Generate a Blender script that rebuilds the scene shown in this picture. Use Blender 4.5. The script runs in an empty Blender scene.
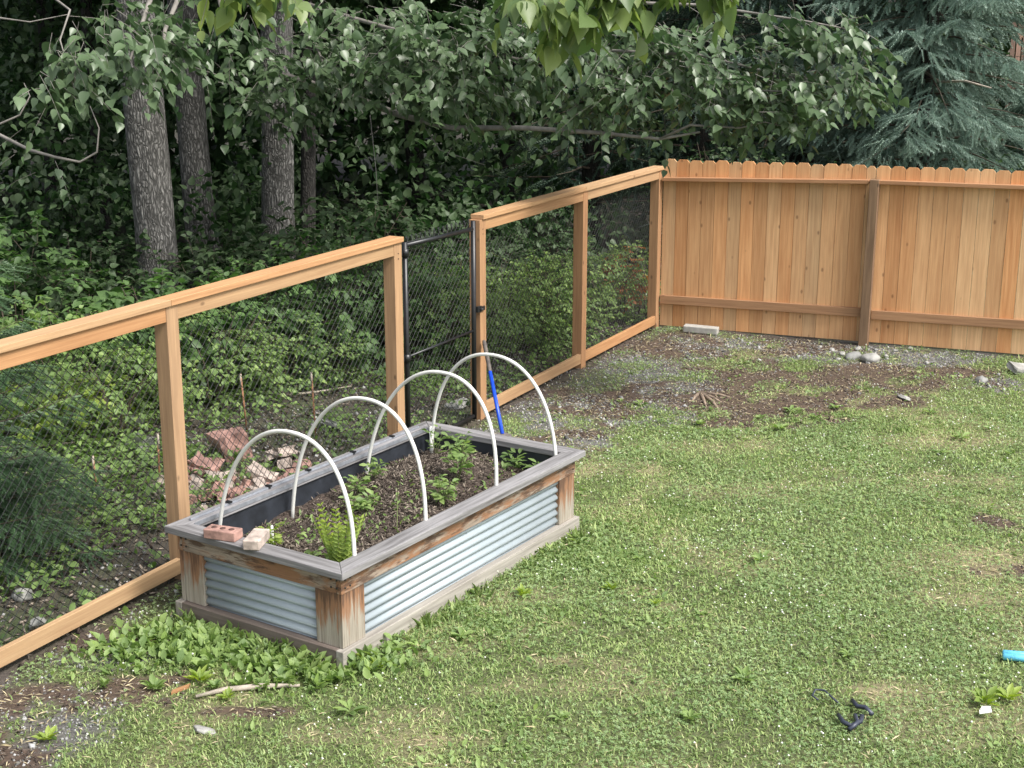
import bpy, math, random
import numpy as np
from mathutils import Vector, noise as mnoise
random.seed(7); RG = np.random.default_rng(7)
sc = bpy.context.scene
rad = math.radians
# ------------------------------------------------------------------ camera
F = 1388.65; PITCH = rad(14.567); CAMH = 3.297
cam_d = bpy.data.cameras.new('camera'); cam = bpy.data.objects.new('camera', cam_d)
sc.collection.objects.link(cam)
cam.location = (0, 0, CAMH); cam.rotation_euler = (math.pi/2 - PITCH, 0, 0)
cam_d.sensor_width = 36; cam_d.lens = F/1024*36; cam_d.clip_end = 1000; cam_d.clip_start = .05
sc.camera = cam
# ------------------------------------------------------------------ light
SUN_EL = rad(52); SUN_AZ_VEC = Vector((.80, -.60, 0)).normalized()    # light comes from the right, behind the camera
w = bpy.data.worlds.new('World'); sc.world = w; w.use_nodes = True
nt = w.node_tree; nt.nodes.clear()
sky = nt.nodes.new('ShaderNodeTexSky'); sky.sky_type = 'NISHITA'; sky.sun_disc = False
sky.sun_elevation = SUN_EL; sky.sun_rotation = math.atan2(SUN_AZ_VEC.x, SUN_AZ_VEC.y)
sky.air_density = 1.0; sky.dust_density = 3.0
hs = nt.nodes.new('ShaderNodeHueSaturation'); hs.inputs['Saturation'].default_value = .38
bg = nt.nodes.new('ShaderNodeBackground'); bg.inputs['Strength'].default_value = .15
wo = nt.nodes.new('ShaderNodeOutputWorld')
nt.links.new(sky.outputs[0], hs.inputs['Color']); nt.links.new(hs.outputs[0], bg.inputs[0]); nt.links.new(bg.outputs[0], wo.inputs[0])
sd = bpy.data.lights.new('sun', 'SUN'); sd.energy = 2.6; sd.angle = rad(16); sd.color = (1, .96, .9)
so = bpy.data.objects.new('sun', sd); sc.collection.objects.link(so)
dirv = Vector((SUN_AZ_VEC.x*math.cos(SUN_EL), SUN_AZ_VEC.y*math.cos(SUN_EL), math.sin(SUN_EL)))
so.rotation_euler = dirv.to_track_quat('Z', 'Y').to_euler(); so.location = (6, -4, 12)
sc.view_settings.view_transform = 'Standard'; sc.view_settings.look = 'None'
sc.view_settings.exposure = .88; sc.view_settings.gamma = 1
sc.cycles.max_bounces = 6; sc.cycles.transparent_max_bounces = 8
# ------------------------------------------------------------------ measures
def ray(u, v):
    X = (u-512)/F; V = (384-v)/F
    return Vector((X, math.cos(PITCH)+V*math.sin(PITCH), -math.sin(PITCH)+V*math.cos(PITCH)))
def at(u, v, d): return ray(u, v)*d + Vector((0, 0, CAMH))
SX, SY = .0128, .0081
def gp(u, v, h=0):
    r = ray(u, v); t = (CAMH+SY*10-h)/(SX*r.x+SY*r.y-r.z); return r*t+Vector((0, 0, CAMH))
_tab = RG.random((256, 256))
def vn(x, y, s=1.0, off=0):
    x = np.asarray(x, float)/s+off; y = np.asarray(y, float)/s+off*1.7
    xi = np.floor(x).astype(int); yi = np.floor(y).astype(int); fx = x-xi; fy = y-yi
    fx = fx*fx*(3-2*fx); fy = fy*fy*(3-2*fy)
    g = lambda a, b: _tab[a % 256, b % 256]
    return (g(xi, yi)*(1-fx)+g(xi+1, yi)*fx)*(1-fy)+(g(xi, yi+1)*(1-fx)+g(xi+1, yi+1)*fx)*fy
def fbm(x, y, s, off=0, n=4):
    t = 0; a = .5
    for i in range(n): t = t+a*vn(x, y, s/2**i, off+i*13.7); a *= .5
    return t/(1-.5**n)
def gz(x, y):
    x = np.asarray(x, float); y = np.asarray(y, float)
    yy = np.clip(y, 0, 40); xx = np.clip(x, -25, 25)
    return SX*xx+SY*(yy-10)+.05*(fbm(x, y, 1.6, 3)-.5)+.02*(fbm(x, y, .25, 9)-.5)
def gzf(x, y): return float(gz(x, y))
C0 = Vector((1.5926, 14.9125, 0)); AL = rad(242.1824); AR = rad(-23.9793)
DL = Vector((math.cos(AL), math.sin(AL), 0)); NI = Vector((-DL.y, DL.x, 0))   # NI: towards the yard
if NI.x < 0: NI = -NI
DR = Vector((math.cos(AR), math.sin(AR), 0)); NR = Vector((DR.y, -DR.x, 0))    # NR: towards the camera
def fz(p): return SX*p.x+SY*(p.y-10)
def FL(d, inn=0, h=0):
    p = C0+DL*d+NI*inn; p.z = fz(C0+DL*d)+h; return p
def FR(d, fwd=0, h=0):
    p = C0+DR*d+NR*fwd; p.z = fz(C0+DR*d)+h; return p
P0 = Vector((-.8839, 6.7306, 0)); YW = rad(56.2217); PLN, PWD, PHT = 2.469, 1.328, .565
DA = Vector((math.cos(YW), math.sin(YW), 0)); DB = Vector((-DA.y, DA.x, 0))
def PB(a, b, h=0):
    p = P0+DA*a+DB*b; p.z = fz(p)+h; return p
UP = Vector((0, 0, 1))
# ------------------------------------------------------------------ materials
def mat(name):
    m = bpy.data.materials.new(name); m.use_nodes = True; n = m.node_tree; n.nodes.clear()
    o = n.nodes.new('ShaderNodeOutputMaterial'); b = n.nodes.new('ShaderNodeBsdfPrincipled')
    n.links.new(b.outputs[0], o.inputs[0]); return m, n, b, o
def nd(n, t, **k):
    x = n.nodes.new(t)
    for a, v in k.items():
        if a in x.inputs: x.inputs[a].default_value = v
        else: setattr(x, a, v)
    return x
def L(n, a, b): n.links.new(a, b)
def ramp(n, fac, stops):
    r = n.nodes.new('ShaderNodeValToRGB'); e = r.color_ramp.elements
    while len(e) < len(stops): e.new(.5)
    for i, (p, c) in enumerate(stops): e[i].position = p; e[i].color = (*c, 1) if len(c) == 3 else c
    L(n, fac, r.inputs[0]); return r.outputs[0]
def mixc(n, f, a, b, mode='MIX'):
    m = n.nodes.new('ShaderNodeMix'); m.data_type = 'RGBA'; m.blend_type = mode
    for i, x in ((0, f), (6, a), (7, b)):
        if hasattr(x, 'links'): L(n, x, m.inputs[i])
        else: m.inputs[i].default_value = x if i == 0 else (*x, 1)
    return m.outputs[2]
def attr(n, nm): return nd(n, 'ShaderNodeAttribute', attribute_name=nm)
def maprange(n, v, a, b, c, d):
    m = n.nodes.new('ShaderNodeMapRange'); L(n, v, m.inputs[0])
    for i, x in enumerate((a, b, c, d)): m.inputs[i+1].default_value = x
    return m.outputs[0]
def noise_(n, vec, scale, detail=4, rough=.55):
    t = nd(n, 'ShaderNodeTexNoise', Scale=scale, Detail=detail, Roughness=rough)
    if vec is not None: L(n, vec, t.inputs['Vector'])
    return t.outputs[0]
def vmul(n, vec, s):
    m = n.nodes.new('ShaderNodeVectorMath'); m.operation = 'MULTIPLY'; L(n, vec, m.inputs[0]); m.inputs[1].default_value = s; return m.outputs[0]
def bump(n, b, h, strength=.4, dist=.01):
    x = nd(n, 'ShaderNodeBump', Strength=strength, Distance=dist); L(n, h, x.inputs['Height']); L(n, x.outputs[0], b.inputs['Normal'])
def wood(name, dark, light, rough=.75, tintamp=(.75, 1.2), knots=True, weather=None, stain=None, gscale=1):
    m, n, b, o = mat(name); g = attr(n, 'gc').outputs['Vector']; t = attr(n, 'tint').outputs['Fac']
    g1 = noise_(n, vmul(n, g, (1.3*gscale, 22*gscale, 22*gscale)), 1.6, 6, .6)
    g2 = noise_(n, vmul(n, g, (.8, 70, 70)), 2.0, 3, .6)
    c = ramp(n, g1, [(.25, dark), (.62, light)])
    c = mixc(n, maprange(n, g2, .35, .7, 0, .35), c, tuple(x*.62 for x in dark))
    if knots:
        v = nd(n, 'ShaderNodeTexVoronoi', Scale=1.0); v.inputs['Randomness'].default_value = 1; L(n, vmul(n, g, (4.2, 7.5, 7.5)), v.inputs['Vector'])
        k = maprange(n, v.outputs['Distance'], .05, .12, .85, 0)
        c = mixc(n, k, c, tuple(x*.5 for x in dark))
    if weather:
        wn = noise_(n, vmul(n, g, (1.1, 3, 3)), 2.2, 5, .6)
        c = mixc(n, maprange(n, wn, .42, .62, 0, 1), c, weather)
    if stain:
        sn = noise_(n, vmul(n, g, (1.6, 5.5, 5.5)), 1.5, 5, .62)
        c = mixc(n, maprange(n, sn, .49, .56, 0, 1), c, stain)
        sn2 = noise_(n, vmul(n, g, (2.2, 9, 9)), 1.9, 5, .65)
        c = mixc(n, maprange(n, sn2, .55, .62, 0, .9), c, tuple(x*.22 for x in stain))
    h = nd(n, 'ShaderNodeHueSaturation'); L(n, c, h.inputs['Color']); L(n, maprange(n, t, 0, 1, *tintamp), h.inputs['Value'])
    tf = nd(n, 'ShaderNodeMath', operation='FRACT'); tm = nd(n, 'ShaderNodeMath', operation='MULTIPLY'); L(n, t, tm.inputs[0]); tm.inputs[1].default_value = 7.3; L(n, tm.outputs[0], tf.inputs[0]); L(n, maprange(n, tf.outputs[0], 0, 1, .492, .507), h.inputs['Hue']); L(n, maprange(n, tf.outputs[0], 0, 1, 1.06, .88), h.inputs['Saturation'])
    L(n, h.outputs[0], b.inputs['Base Color']); b.inputs['Roughness'].default_value = rough
    bump(n, b, g1, .35, .004); return m
M = {}
M['cedar'] = wood('cedar', (.54, .26, .105), (.73, .415, .19), tintamp=(.86, 1.14))
M['fir'] = wood('fir_lumber', (.37, .20, .09), (.50, .30, .145), tintamp=(.8, 1.1))
M['fir_post'] = wood('post_lumber', (.30, .165, .08), (.46, .265, .13), tintamp=(.85, 1.1))
M['fir_aged'] = wood('aged_post', (.15, .085, .045), (.27, .16, .085), tintamp=(.85, 1.1))
M['rail_brown'] = wood('rail_lumber', (.30, .15, .07), (.45, .24, .115), tintamp=(.85, 1.15))
M['grey_rim'] = wood('grey_weathered', (.085, .08, .078), (.33, .32, .325), knots=False, tintamp=(.75, 1.1), gscale=1.0)
M['stained'] = wood('stained_board', (.23, .185, .145), (.38, .32, .26), knots=True, stain=(.20, .075, .03), tintamp=(.9, 1.1))
M['stained_post'] = wood('stained_post', (.24, .21, .17), (.40, .36, .30), knots=False, stain=(.22, .09, .035), tintamp=(.9, 1.1))
M['kick'] = wood('dark_base_board', (.10, .08, .066), (.23, .19, .16), knots=False, tintamp=(.85, 1.1))  # darker tone, for the base boards on the two short ends
M['kick_pale'] = wood('pale_base_board', (.20, .175, .15), (.38, .345, .30), knots=False, tintamp=(.9, 1.1))  # paler tone, for the base boards on the two long sides
M['neighbour'] = wood('weathered_fence', (.20, .12, .085), (.36, .24, .18), knots=False, tintamp=(.6, 1.2))
def stained(name, dark, light, post):
    m, n, b, o = mat(name); g = attr(n, 'gc').outputs['Vector']; t = attr(n, 'tint').outputs['Fac']
    g1 = noise_(n, vmul(n, g, (1.3, 26, 26)), 1.8, 6, .6); c = ramp(n, g1, [(.3, dark), (.62, light)])
    tc = nd(n, 'ShaderNodeTexCoord'); sp = nd(n, 'ShaderNodeSeparateXYZ'); L(n, tc.outputs['Object'], sp.inputs[0])
    if post:
        sn = noise_(n, vmul(n, g, (2.2, 26, 26)), 1.6, 5, .6)
        ad = nd(n, 'ShaderNodeMath', operation='MULTIPLY_ADD'); L(n, sn, ad.inputs[0]); ad.inputs[1].default_value = .62; L(n, sp.outputs[2], ad.inputs[2]); v = ad.outputs[0]
        f1 = maprange(n, v, .53, .62, 0, .92); f2 = maprange(n, v, .66, .73, 0, .8)
    else:
        sn = noise_(n, vmul(n, g, (1.9, 7, 7)), 1.5, 6, .66); f1 = maprange(n, sn, .44, .53, 0, .92)
        s2 = noise_(n, vmul(n, g, (2.0, 10, 10)), 2.3, 6, .7); f2 = maprange(n, s2, .50, .58, 0, .85)
    c = mixc(n, f1, c, (.26, .125, .06)); c = mixc(n, f2, c, (.085, .045, .028))
    k = noise_(n, vmul(n, g, (1.5, 60, 60)), 2.2, 3, .6); c = mixc(n, maprange(n, k, .55, .68, 0, .5), c, tuple(x*.3 for x in dark))
    L(n, c, b.inputs['Base Color']); b.inputs['Roughness'].default_value = .8; bump(n, b, g1, .6, .006); return m
M['stained'] = stained('stained_board', (.20, .155, .12), (.37, .30, .235), False)
M['stained_post'] = stained('stained_post', (.22, .185, .145), (.38, .34, .28), True)
def simple(name, col, rough=.5, metal=0, var=.25, scale=20, bmp=0.0, spec=.5, dist=.01):
    m, n, b, o = mat(name); tc = nd(n, 'ShaderNodeTexCoord')
    v = noise_(n, tc.outputs['Object'], scale, 5)
    c = mixc(n, maprange(n, v, .3, .7, 0, 1), tuple(x*(1-var) for x in col), tuple(min(1, x*(1+var)) for x in col))
    L(n, c, b.inputs['Base Color']); b.inputs['Roughness'].default_value = rough; b.inputs['Metallic'].default_value = metal
    b.inputs['Specular IOR Level'].default_value = spec
    if bmp: bump(n, b, v, bmp, dist)
    return m
M['pvc'] = simple('white_pvc', (.72, .72, .68), .38, var=.12, scale=9)
M['wire'] = simple('black_vinyl_wire', (.012, .013, .014), .4, var=.1)
M['blackmetal'] = simple('black_steel', (.014, .015, .017), .38, var=.2)
M['liner'] = simple('black_liner', (.022, .026, .034), .55, var=.5, scale=7, bmp=.3)
M['galv'] = simple('galvanised_steel', (.33, .38, .41), .5, metal=.1, var=.06, scale=5)
M['alu'] = simple('aluminium_strip', (.36, .38, .42), .4, metal=.5, var=.25)
M['blue'] = simple('blue_paint', (.012, .07, .55), .35, var=.1)
M['grip'] = simple('worn_handle', (.10, .085, .075), .7, var=.4)
M['rust'] = simple('rusty_steel', (.30, .15, .08), .8, var=.5, scale=30)
M['stone'] = simple('pale_stone', (.30, .295, .275), .85, var=.3, scale=12, bmp=.5)
M['stone_grey'] = simple('grey_stone', (.22, .22, .21), .85, var=.35, scale=9, bmp=.5)
M['concrete'] = simple('concrete', (.38, .37, .34), .85, var=.2, scale=18, bmp=.3)
M['brick'] = simple('pink_brick', (.34, .20, .165), .9, var=.5, scale=14, bmp=.5)
M['brick_pale'] = simple('mortar_covered_brick', (.40, .33, .285), .9, var=.5, scale=16, bmp=.5)
M['cyan'] = simple('light_blue_plastic', (.12, .46, .64), .45, var=.25, scale=60)
M['rubber'] = simple('dark_rubber', (.03, .035, .055), .45, var=.4)
M['paper'] = simple('white_scrap', (.8, .8, .78), .6, var=.08)
M['screw'] = simple('dark_screw', (.05, .045, .04), .5, metal=.6, var=.3)
M['core'] = simple('brick_core', (.10, .05, .04), .9, var=.2)
M['root'] = simple('root_bark', (.25, .19, .14), .85, var=.5, scale=30, bmp=.6)
M['deadwood'] = simple('bleached_wood', (.38, .33, .27), .8, var=.3, scale=25, bmp=.4)
def bark(name, dark, light):
    m, n, b, o = mat(name); g = attr(n, 'gc').outputs['Vector']
    a = nd(n, 'ShaderNodeTexVoronoi', Scale=1.0); a.feature = 'DISTANCE_TO_EDGE'
    wv = noise_(n, vmul(n, g, (3, 3, 3)), 1.0, 3)
    ad = n.nodes.new('ShaderNodeVectorMath'); ad.operation = 'ADD'; L(n, vmul(n, g, (5, 34, 34)), ad.inputs[0])
    cb = n.nodes.new('ShaderNodeCombineXYZ'); L(n, maprange(n, wv, 0, 1, -6, 6), cb.inputs[1]); L(n, cb.outputs[0], ad.inputs[1]); L(n, ad.outputs[0], a.inputs['Vector'])
    f = noise_(n, vmul(n, g, (14, 40, 40)), 1.0, 5, .65)
    c = ramp(n, a.outputs['Distance'], [(.02, dark), (.28, light)])
    c = mixc(n, maprange(n, f, .38, .62, 0, .8), c, tuple(x*.7 for x in dark))
    L(n, c, b.inputs['Base Color']); b.inputs['Roughness'].default_value = .9; bump(n, b, a.outputs['Distance'], .9, .03); return m
M['bark'] = bark('cottonwood_bark', (.05, .048, .044), (.27, .26, .245))
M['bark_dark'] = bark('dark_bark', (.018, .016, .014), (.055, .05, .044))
M['twig'] = simple('grey_twig', (.20, .185, .165), .8, var=.3, scale=15)
M['twig_dark'] = simple('brown_twig', (.09, .07, .05), .8, var=.3, scale=15)
M['stem'] = simple('green_stem', (.12, .15, .05), .6, var=.3, scale=15)
def leafmat(name, a, b_, rough=.4, trans=.35, spec=.5, tip=None):
    m, n, b, o = mat(name); t = attr(n, 'tint').outputs['Fac']
    c = ramp(n, t, [(0, a), (1, b_)] if tip is None else [(0, a), (.88, b_), (1, tip)])
    geo = nd(n, 'ShaderNodeNewGeometry')
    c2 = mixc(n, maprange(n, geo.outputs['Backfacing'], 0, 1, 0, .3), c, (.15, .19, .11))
    L(n, c2, b.inputs['Base Color']); b.inputs['Roughness'].default_value = rough; b.inputs['Specular IOR Level'].default_value = spec
    tr = nd(n, 'ShaderNodeBsdfTranslucent'); h = nd(n, 'ShaderNodeHueSaturation', Value=1.5, Saturation=1.1); L(n, c, h.inputs['Color']); L(n, h.outputs[0], tr.inputs[0])
    mx = nd(n, 'ShaderNodeMixShader', Fac=trans); L(n, b.outputs[0], mx.inputs[1]); L(n, tr.outputs[0], mx.inputs[2]); L(n, mx.outputs[0], o.inputs[0]); return m
M['cotton'] = leafmat('cottonwood_leaf', (.04, .08, .034), (.10, .165, .07), .38, .25, .5)
M['cotton_near'] = leafmat('cottonwood_young_leaf', (.07, .14, .04), (.24, .31, .085), .42, .38, .4)
M['shrubleaf'] = leafmat('shrub_leaf', (.035, .09, .024), (.125, .24, .06), .5, .35, .35)
M['darkleaf'] = leafmat('woodland_leaf', (.013, .036, .012), (.045, .097, .029), .5, .3, .35)  # shade of the woods is put into this darker leaf colour
M['bramble'] = leafmat('bramble_leaf', (.09, .165, .038), (.26, .39, .11), .5, .35, .35, tip=(.34, .46, .13))
M['yellowleaf'] = leafmat('yellow_green_leaf', (.20, .30, .04), (.38, .48, .08), .5, .35, .3)
M['redleaf'] = leafmat('rust_leaf', (.30, .08, .03), (.50, .22, .07), .6, .3, .3)
M['weed'] = leafmat('weed_leaf', (.12, .21, .05), (.31, .43, .12), .5, .3, .4)
M['grass'] = leafmat('grass_blade', (.125, .21, .05), (.46, .55, .23), .5, .35, .4, tip=(.52, .48, .28))
M['clover'] = leafmat('clover_leaf', (.10, .19, .055), (.36, .47, .22), .45, .25, .5)
M['flower'] = simple('clover_flower', (.68, .69, .60), .7, var=.1)
M['needle'] = leafmat('spruce_needle', (.10, .175, .14), (.35, .46, .39), .5, .12, .4)
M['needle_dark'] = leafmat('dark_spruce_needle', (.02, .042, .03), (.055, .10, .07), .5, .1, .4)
M['needle_green'] = leafmat('young_spruce_needle', (.045, .095, .045), (.12, .21, .105), .5, .15, .4)
def chipmat(name, a, b_):
    m, n, b, o = mat(name); c = ramp(n, attr(n, 'tint').outputs['Fac'], [(0, a), (1, b_)])
    L(n, c, b.inputs['Base Color']); b.inputs['Roughness'].default_value = .9; return m
M['chips'] = chipmat('mulch_chip', (.04, .027, .02), (.36, .30, .24))
M['gravel'] = chipmat('gravel_stone', (.075, .074, .072), (.46, .455, .44))
M['straw'] = chipmat('dry_straw', (.30, .25, .13), (.55, .47, .30))
# ------------------------------------------------------------------ mesh tools
def origin(o):
    v = Vector((0, 0, 0))
    while o is not None: v += o.location; o = o.parent
    return v
def link(o): sc.collection.objects.link(o); return o
def tag(o, label=None, cat=None, group=None, kind=None):
    if label: o['label'] = label
    if cat: o['category'] = cat
    if group: o['group'] = group
    if kind: o['kind'] = kind
    return o
def empty(name, loc, label, cat, group=None):
    o = bpy.data.objects.new(name, None); o.empty_display_size = .2; o.location = loc; link(o); return tag(o, label, cat, group)
class MB:
    def __init__(s): s.v = []; s.f = []; s.g = []; s.t = []; s.sm = []
    def add(s, vs, fs, gs=None, tint=.5, smooth=False):
        o = len(s.v); s.v += [tuple(v) for v in vs]; s.f += [tuple(o+i for i in f) for f in fs]
        s.g += [tuple(g) for g in (gs if gs is not None else vs)]; s.t += [tint]*len(vs); s.sm += [smooth]*len(fs); return s
    def board(s, p0, p1, wv, tv, tint=None, ends=(None, None)):
        """a plank from p0 to p1 (centre line), wv and tv full width and thickness vectors"""
        tint = random.random() if tint is None else tint
        d = (p1-p0); ln = d.length; a = d.normalized(); off = Vector((random.random()*50, random.random()*50, random.random()*50))
        vs = []; gs = []
        for p, al in ((p0, 0), (p1, ln)):
            for i, j in ((-.5, -.5), (.5, -.5), (.5, .5), (-.5, .5)):
                vs.append(p+wv*i+tv*j); gs.append(off+Vector((al, wv.length*i, tv.length*j)))
        fs = [(0, 3, 2, 1), (4, 5, 6, 7), (0, 1, 5, 4), (1, 2, 6, 5), (2, 3, 7, 6), (3, 0, 4, 7)]
        # orientation fix
        if wv.cross(tv).dot(a) < 0: fs = [tuple(reversed(f)) for f in fs]
        return s.add(vs, fs, gs, tint)
    def prism(s, pts, ext, tint=None, grain=None):
        """polygon pts (closed outline) extruded by ext"""
        tint = random.random() if tint is None else tint
        n = len(pts); off = Vector((random.random()*50, random.random()*50, random.random()*50))
        a = (grain or (pts[1]-pts[0])).normalized(); e = ext.normalized(); b = a.cross(e)
        vs = list(pts)+[p+ext for p in pts]; gs = [off+Vector((p.dot(a), p.dot(b), p.dot(e))) for p in vs]
        nrm = (pts[1]-pts[0]).cross(pts[2]-pts[1])
        fs = [tuple(range(n-1, -1, -1)), tuple(range(n, 2*n))]+[(i, (i+1) % n, n+(i+1) % n, n+i) for i in range(n)]
        if nrm.dot(ext) < 0: fs = [tuple(reversed(f)) for f in fs]
        return s.add(vs, fs, gs, tint)
    def tube(s, path, radii, sides=8, tint=.5, cap=True, wob=0, smooth=True):
        path = [Vector(p) for p in path]; n = len(path)
        if not hasattr(radii, '__len__'): radii = [radii]*n
        t0 = (path[1]-path[0]).normalized(); ref = Vector((1, 0, 0)) if abs(t0.x) < .8 else Vector((0, 1, 0))
        u = t0.cross(ref).normalized(); vs = []; gs = []; ln = 0; off = random.random()*40
        for i in range(n):
            t = (path[min(i+1, n-1)]-path[max(i-1, 0)]).normalized(); u = (u-t*u.dot(t)).normalized(); v = t.cross(u)
            if i: ln += (path[i]-path[i-1]).length
            for k in range(sides):
                a = 2*math.pi*k/sides; r = radii[i]*(1+(wob*(mnoise.noise(Vector((math.cos(a)*1.5, math.sin(a)*1.5, ln*.7+off))))))
                vs.append(path[i]+(u*math.cos(a)+v*math.sin(a))*r); gs.append((ln+off, math.cos(a)*radii[i], math.sin(a)*radii[i]))
        fs = [(i*sides+k, i*sides+(k+1) % sides, (i+1)*sides+(k+1) % sides, (i+1)*sides+k) for i in range(n-1) for k in range(sides)]
        if cap: fs += [tuple(range(sides-1, -1, -1)), tuple((n-1)*sides+k for k in range(sides))]
        return s.add(vs, fs, gs, tint, smooth)
    def build(s, name, m, parent=None, bevel=0, org=None):
        o_ = origin(parent) if parent else (Vector(org) if org is not None else Vector((0, 0, 0)))
        me = bpy.data.meshes.new(name); me.from_pydata([(x-o_.x, y-o_.y, z-o_.z) for x, y, z in s.v], [], s.f)
        a = me.attributes.new('gc', 'FLOAT_VECTOR', 'POINT'); a.data.foreach_set('vector', np.array(s.g, dtype=np.float32).ravel())
        a = me.attributes.new('tint', 'FLOAT', 'POINT'); a.data.foreach_set('value', np.array(s.t, dtype=np.float32))
        me.polygons.foreach_set('use_smooth', s.sm)
        me.materials.append(m); me.update()
        o = bpy.data.objects.new(name, me); link(o)
        if parent: o.parent = parent
        else: o.location = o_
        if bevel:
            b = o.modifiers.new('bevel', 'BEVEL'); b.width = bevel; b.segments = 2; b.limit_method = 'ANGLE'
        return o
def npmesh(name, V, T, tint, m, parent=None, org=None, smooth=False, mesh_only=False):
    """V (n,3) floats, T (k,3) triangle ids, tint (n,)"""
    o_ = origin(parent) if parent else (Vector(org) if org is not None else Vector((0, 0, 0)))
    V = np.asarray(V, dtype=np.float32)-np.array(o_, dtype=np.float32)
    me = bpy.data.meshes.new(name); me.vertices.add(len(V)); me.vertices.foreach_set('co', V.ravel())
    me.loops.add(T.size); me.loops.foreach_set('vertex_index', T.astype(np.int32).ravel())
    me.polygons.add(len(T)); me.polygons.foreach_set('loop_start', np.arange(0, T.size, 3, dtype=np.int32))
    if smooth: me.polygons.foreach_set('use_smooth', np.ones(len(T), bool))
    me.update(calc_edges=True)
    a = me.attributes.new('tint', 'FLOAT', 'POINT'); a.data.foreach_set('value', np.asarray(tint, dtype=np.float32))
    me.materials.append(m)
    if mesh_only: return me
    o = bpy.data.objects.new(name, me); link(o)
    if parent: o.parent = parent
    else: o.location = o_
    return o
def inst(tv, tt, pos, R, scale, tint, jit=0):
    """instances of a template: returns V,T,tint"""
    n = len(pos); k = len(tv)
    s = np.asarray(scale).reshape(-1, 1, 1) if np.ndim(scale) == 1 else (np.asarray(scale)[:, None, :] if np.ndim(scale) == 2 else scale)
    V = np.einsum('nij,nkj->nki', R, tv[None]*s)+pos[:, None, :]
    T = (tt[None]+(np.arange(n)*k)[:, None, None]).reshape(-1, 3)
    return V.reshape(-1, 3), T, np.repeat(tint, k)
def frames(dirs, normals):
    """rotation with local Y along dirs, Z near normals"""
    y = dirs/np.linalg.norm(dirs, axis=1, keepdims=True)
    x = np.cross(y, normals); x /= np.linalg.norm(x, axis=1, keepdims=True)+1e-9
    z = np.cross(x, y); return np.stack([x, y, z], axis=2)
# leaf templates: length 1 along Y
def leaf_t(wmax=.8, kind='ovate'):
    prof = {'ovate': [(0, .0), (.05, .5), (.16, .86), (.32, 1), (.52, .84), (.76, .42), (1, 0)], 'lance': [(0, .0), (.2, .6), (.5, 1), (.8, .6), (1, 0)]}[kind]
    vs = []; mid = []
    for y, wd in prof: mid.append(len(vs)); vs.append((0, y, -.10*y*y))
    l = []; r = []
    for y, wd in prof[1:-1]:
        l.append(len(vs)); vs.append((-wd*wmax/2, y-.02, .10*wd-.10*y*y)); r.append(len(vs)); vs.append((wd*wmax/2, y-.02, .10*wd-.10*y*y))
    t = []
    for side, flip in ((l, 0), (r, 1)):
        q = [(mid[0], side[0], mid[1])]
        for i in range(len(side)-1): q += [(mid[i+1], side[i], side[i+1]), (mid[i+1], side[i+1], mid[i+2])]
        q += [(mid[-2], side[-1], mid[-1])]
        t += [x if flip else (x[0], x[2], x[1]) for x in q]
    return np.array(vs, float), np.array([(a, c, b) for a, b, c in t])
LEAF = leaf_t(.72); LEAFL = leaf_t(.5, 'lance')
LEAF4 = (np.array([(0, 0, 0), (-.4, .42, .08), (.4, .42, .08), (0, 1, -.08)], float), np.array([(0, 2, 3), (0, 3, 1)]))
def rnd(n, a=0., b=1.): return RG.uniform(a, b, n)
def rdir(n):
    v = RG.normal(size=(n, 3)); return v/np.linalg.norm(v, axis=1, keepdims=True)
class FOL:
    """collects foliage: leaves on twigs"""
    def __init__(s): s.P = []; s.D = []; s.N = []; s.S = []; s.T = []; s.tw = MB()
    def twig(s, p, d, ln, nl, size, droop=.5, tint=(0, 1), thick=.0025, hang=.6, wood=True):
        p = np.array(p, float); d = np.array(d, float); d /= np.linalg.norm(d)+1e-9
        t = np.linspace(.15, 1, nl)**.85
        curve = lambda q: p+d*ln*q[:, None]+np.array([0, 0, -1.])*(droop*ln*.5*q[:, None]**2)
        c = curve(t)
        side = np.cross(d, [0, 0, 1.]); side /= np.linalg.norm(side)+1e-9
        sg = np.where(np.arange(nl) % 2 == 0, 1, -1)[:, None]
        dd = d*.55+side*sg*RG.uniform(.3, .95, (nl, 1))+np.array([0, 0, -hang])*RG.uniform(.3, 1.2, (nl, 1))+RG.normal(size=(nl, 3))*.22
        s.P.append(c+dd*.012); s.D.append(dd); s.N.append(np.array([0, 0, 1.])+RG.normal(size=(nl, 3))*.42+d*.3)
        s.S.append(size*RG.uniform(.45, 1.2, nl)); s.T.append(RG.uniform(tint[0], tint[1], nl))
        if wood: s.tw.tube([Vector(x) for x in curve(np.array([0, .5, 1.]))], [thick, thick*.8, thick*.4], 3, cap=False)
    def clump(s, c, r, nt, ln, nl, size, **k):
        for _ in range(nt):
            v = RG.normal(size=3); v /= np.linalg.norm(v); q = np.array(c)+v*np.array(r)*RG.random()**.4
            d = v*.8+RG.normal(size=3)*.5+np.array([0, 0, .05]); s.twig(q, d, ln*RG.uniform(.6, 1.2), nl, size, **k)
    def leaves(s, name, m, parent=None, tmpl=None, org=None, keep=None):
        tv, tt = tmpl or LEAF
        if keep is not None:
            P_ = np.vstack(s.P); k = keep(P_[:, 0], P_[:, 1]); s.P = [P_[k]]; s.D = [np.vstack(s.D)[k]]; s.N = [np.vstack(s.N)[k]]; s.S = [np.concatenate(s.S)[k]]; s.T = [np.concatenate(s.T)[k]]
        V, T, ti = inst(tv, tt, np.vstack(s.P), frames(np.vstack(s.D), np.vstack(s.N)), np.concatenate(s.S), np.concatenate(s.T))
        return npmesh(name, V, T, ti, m, parent, org)
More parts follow.
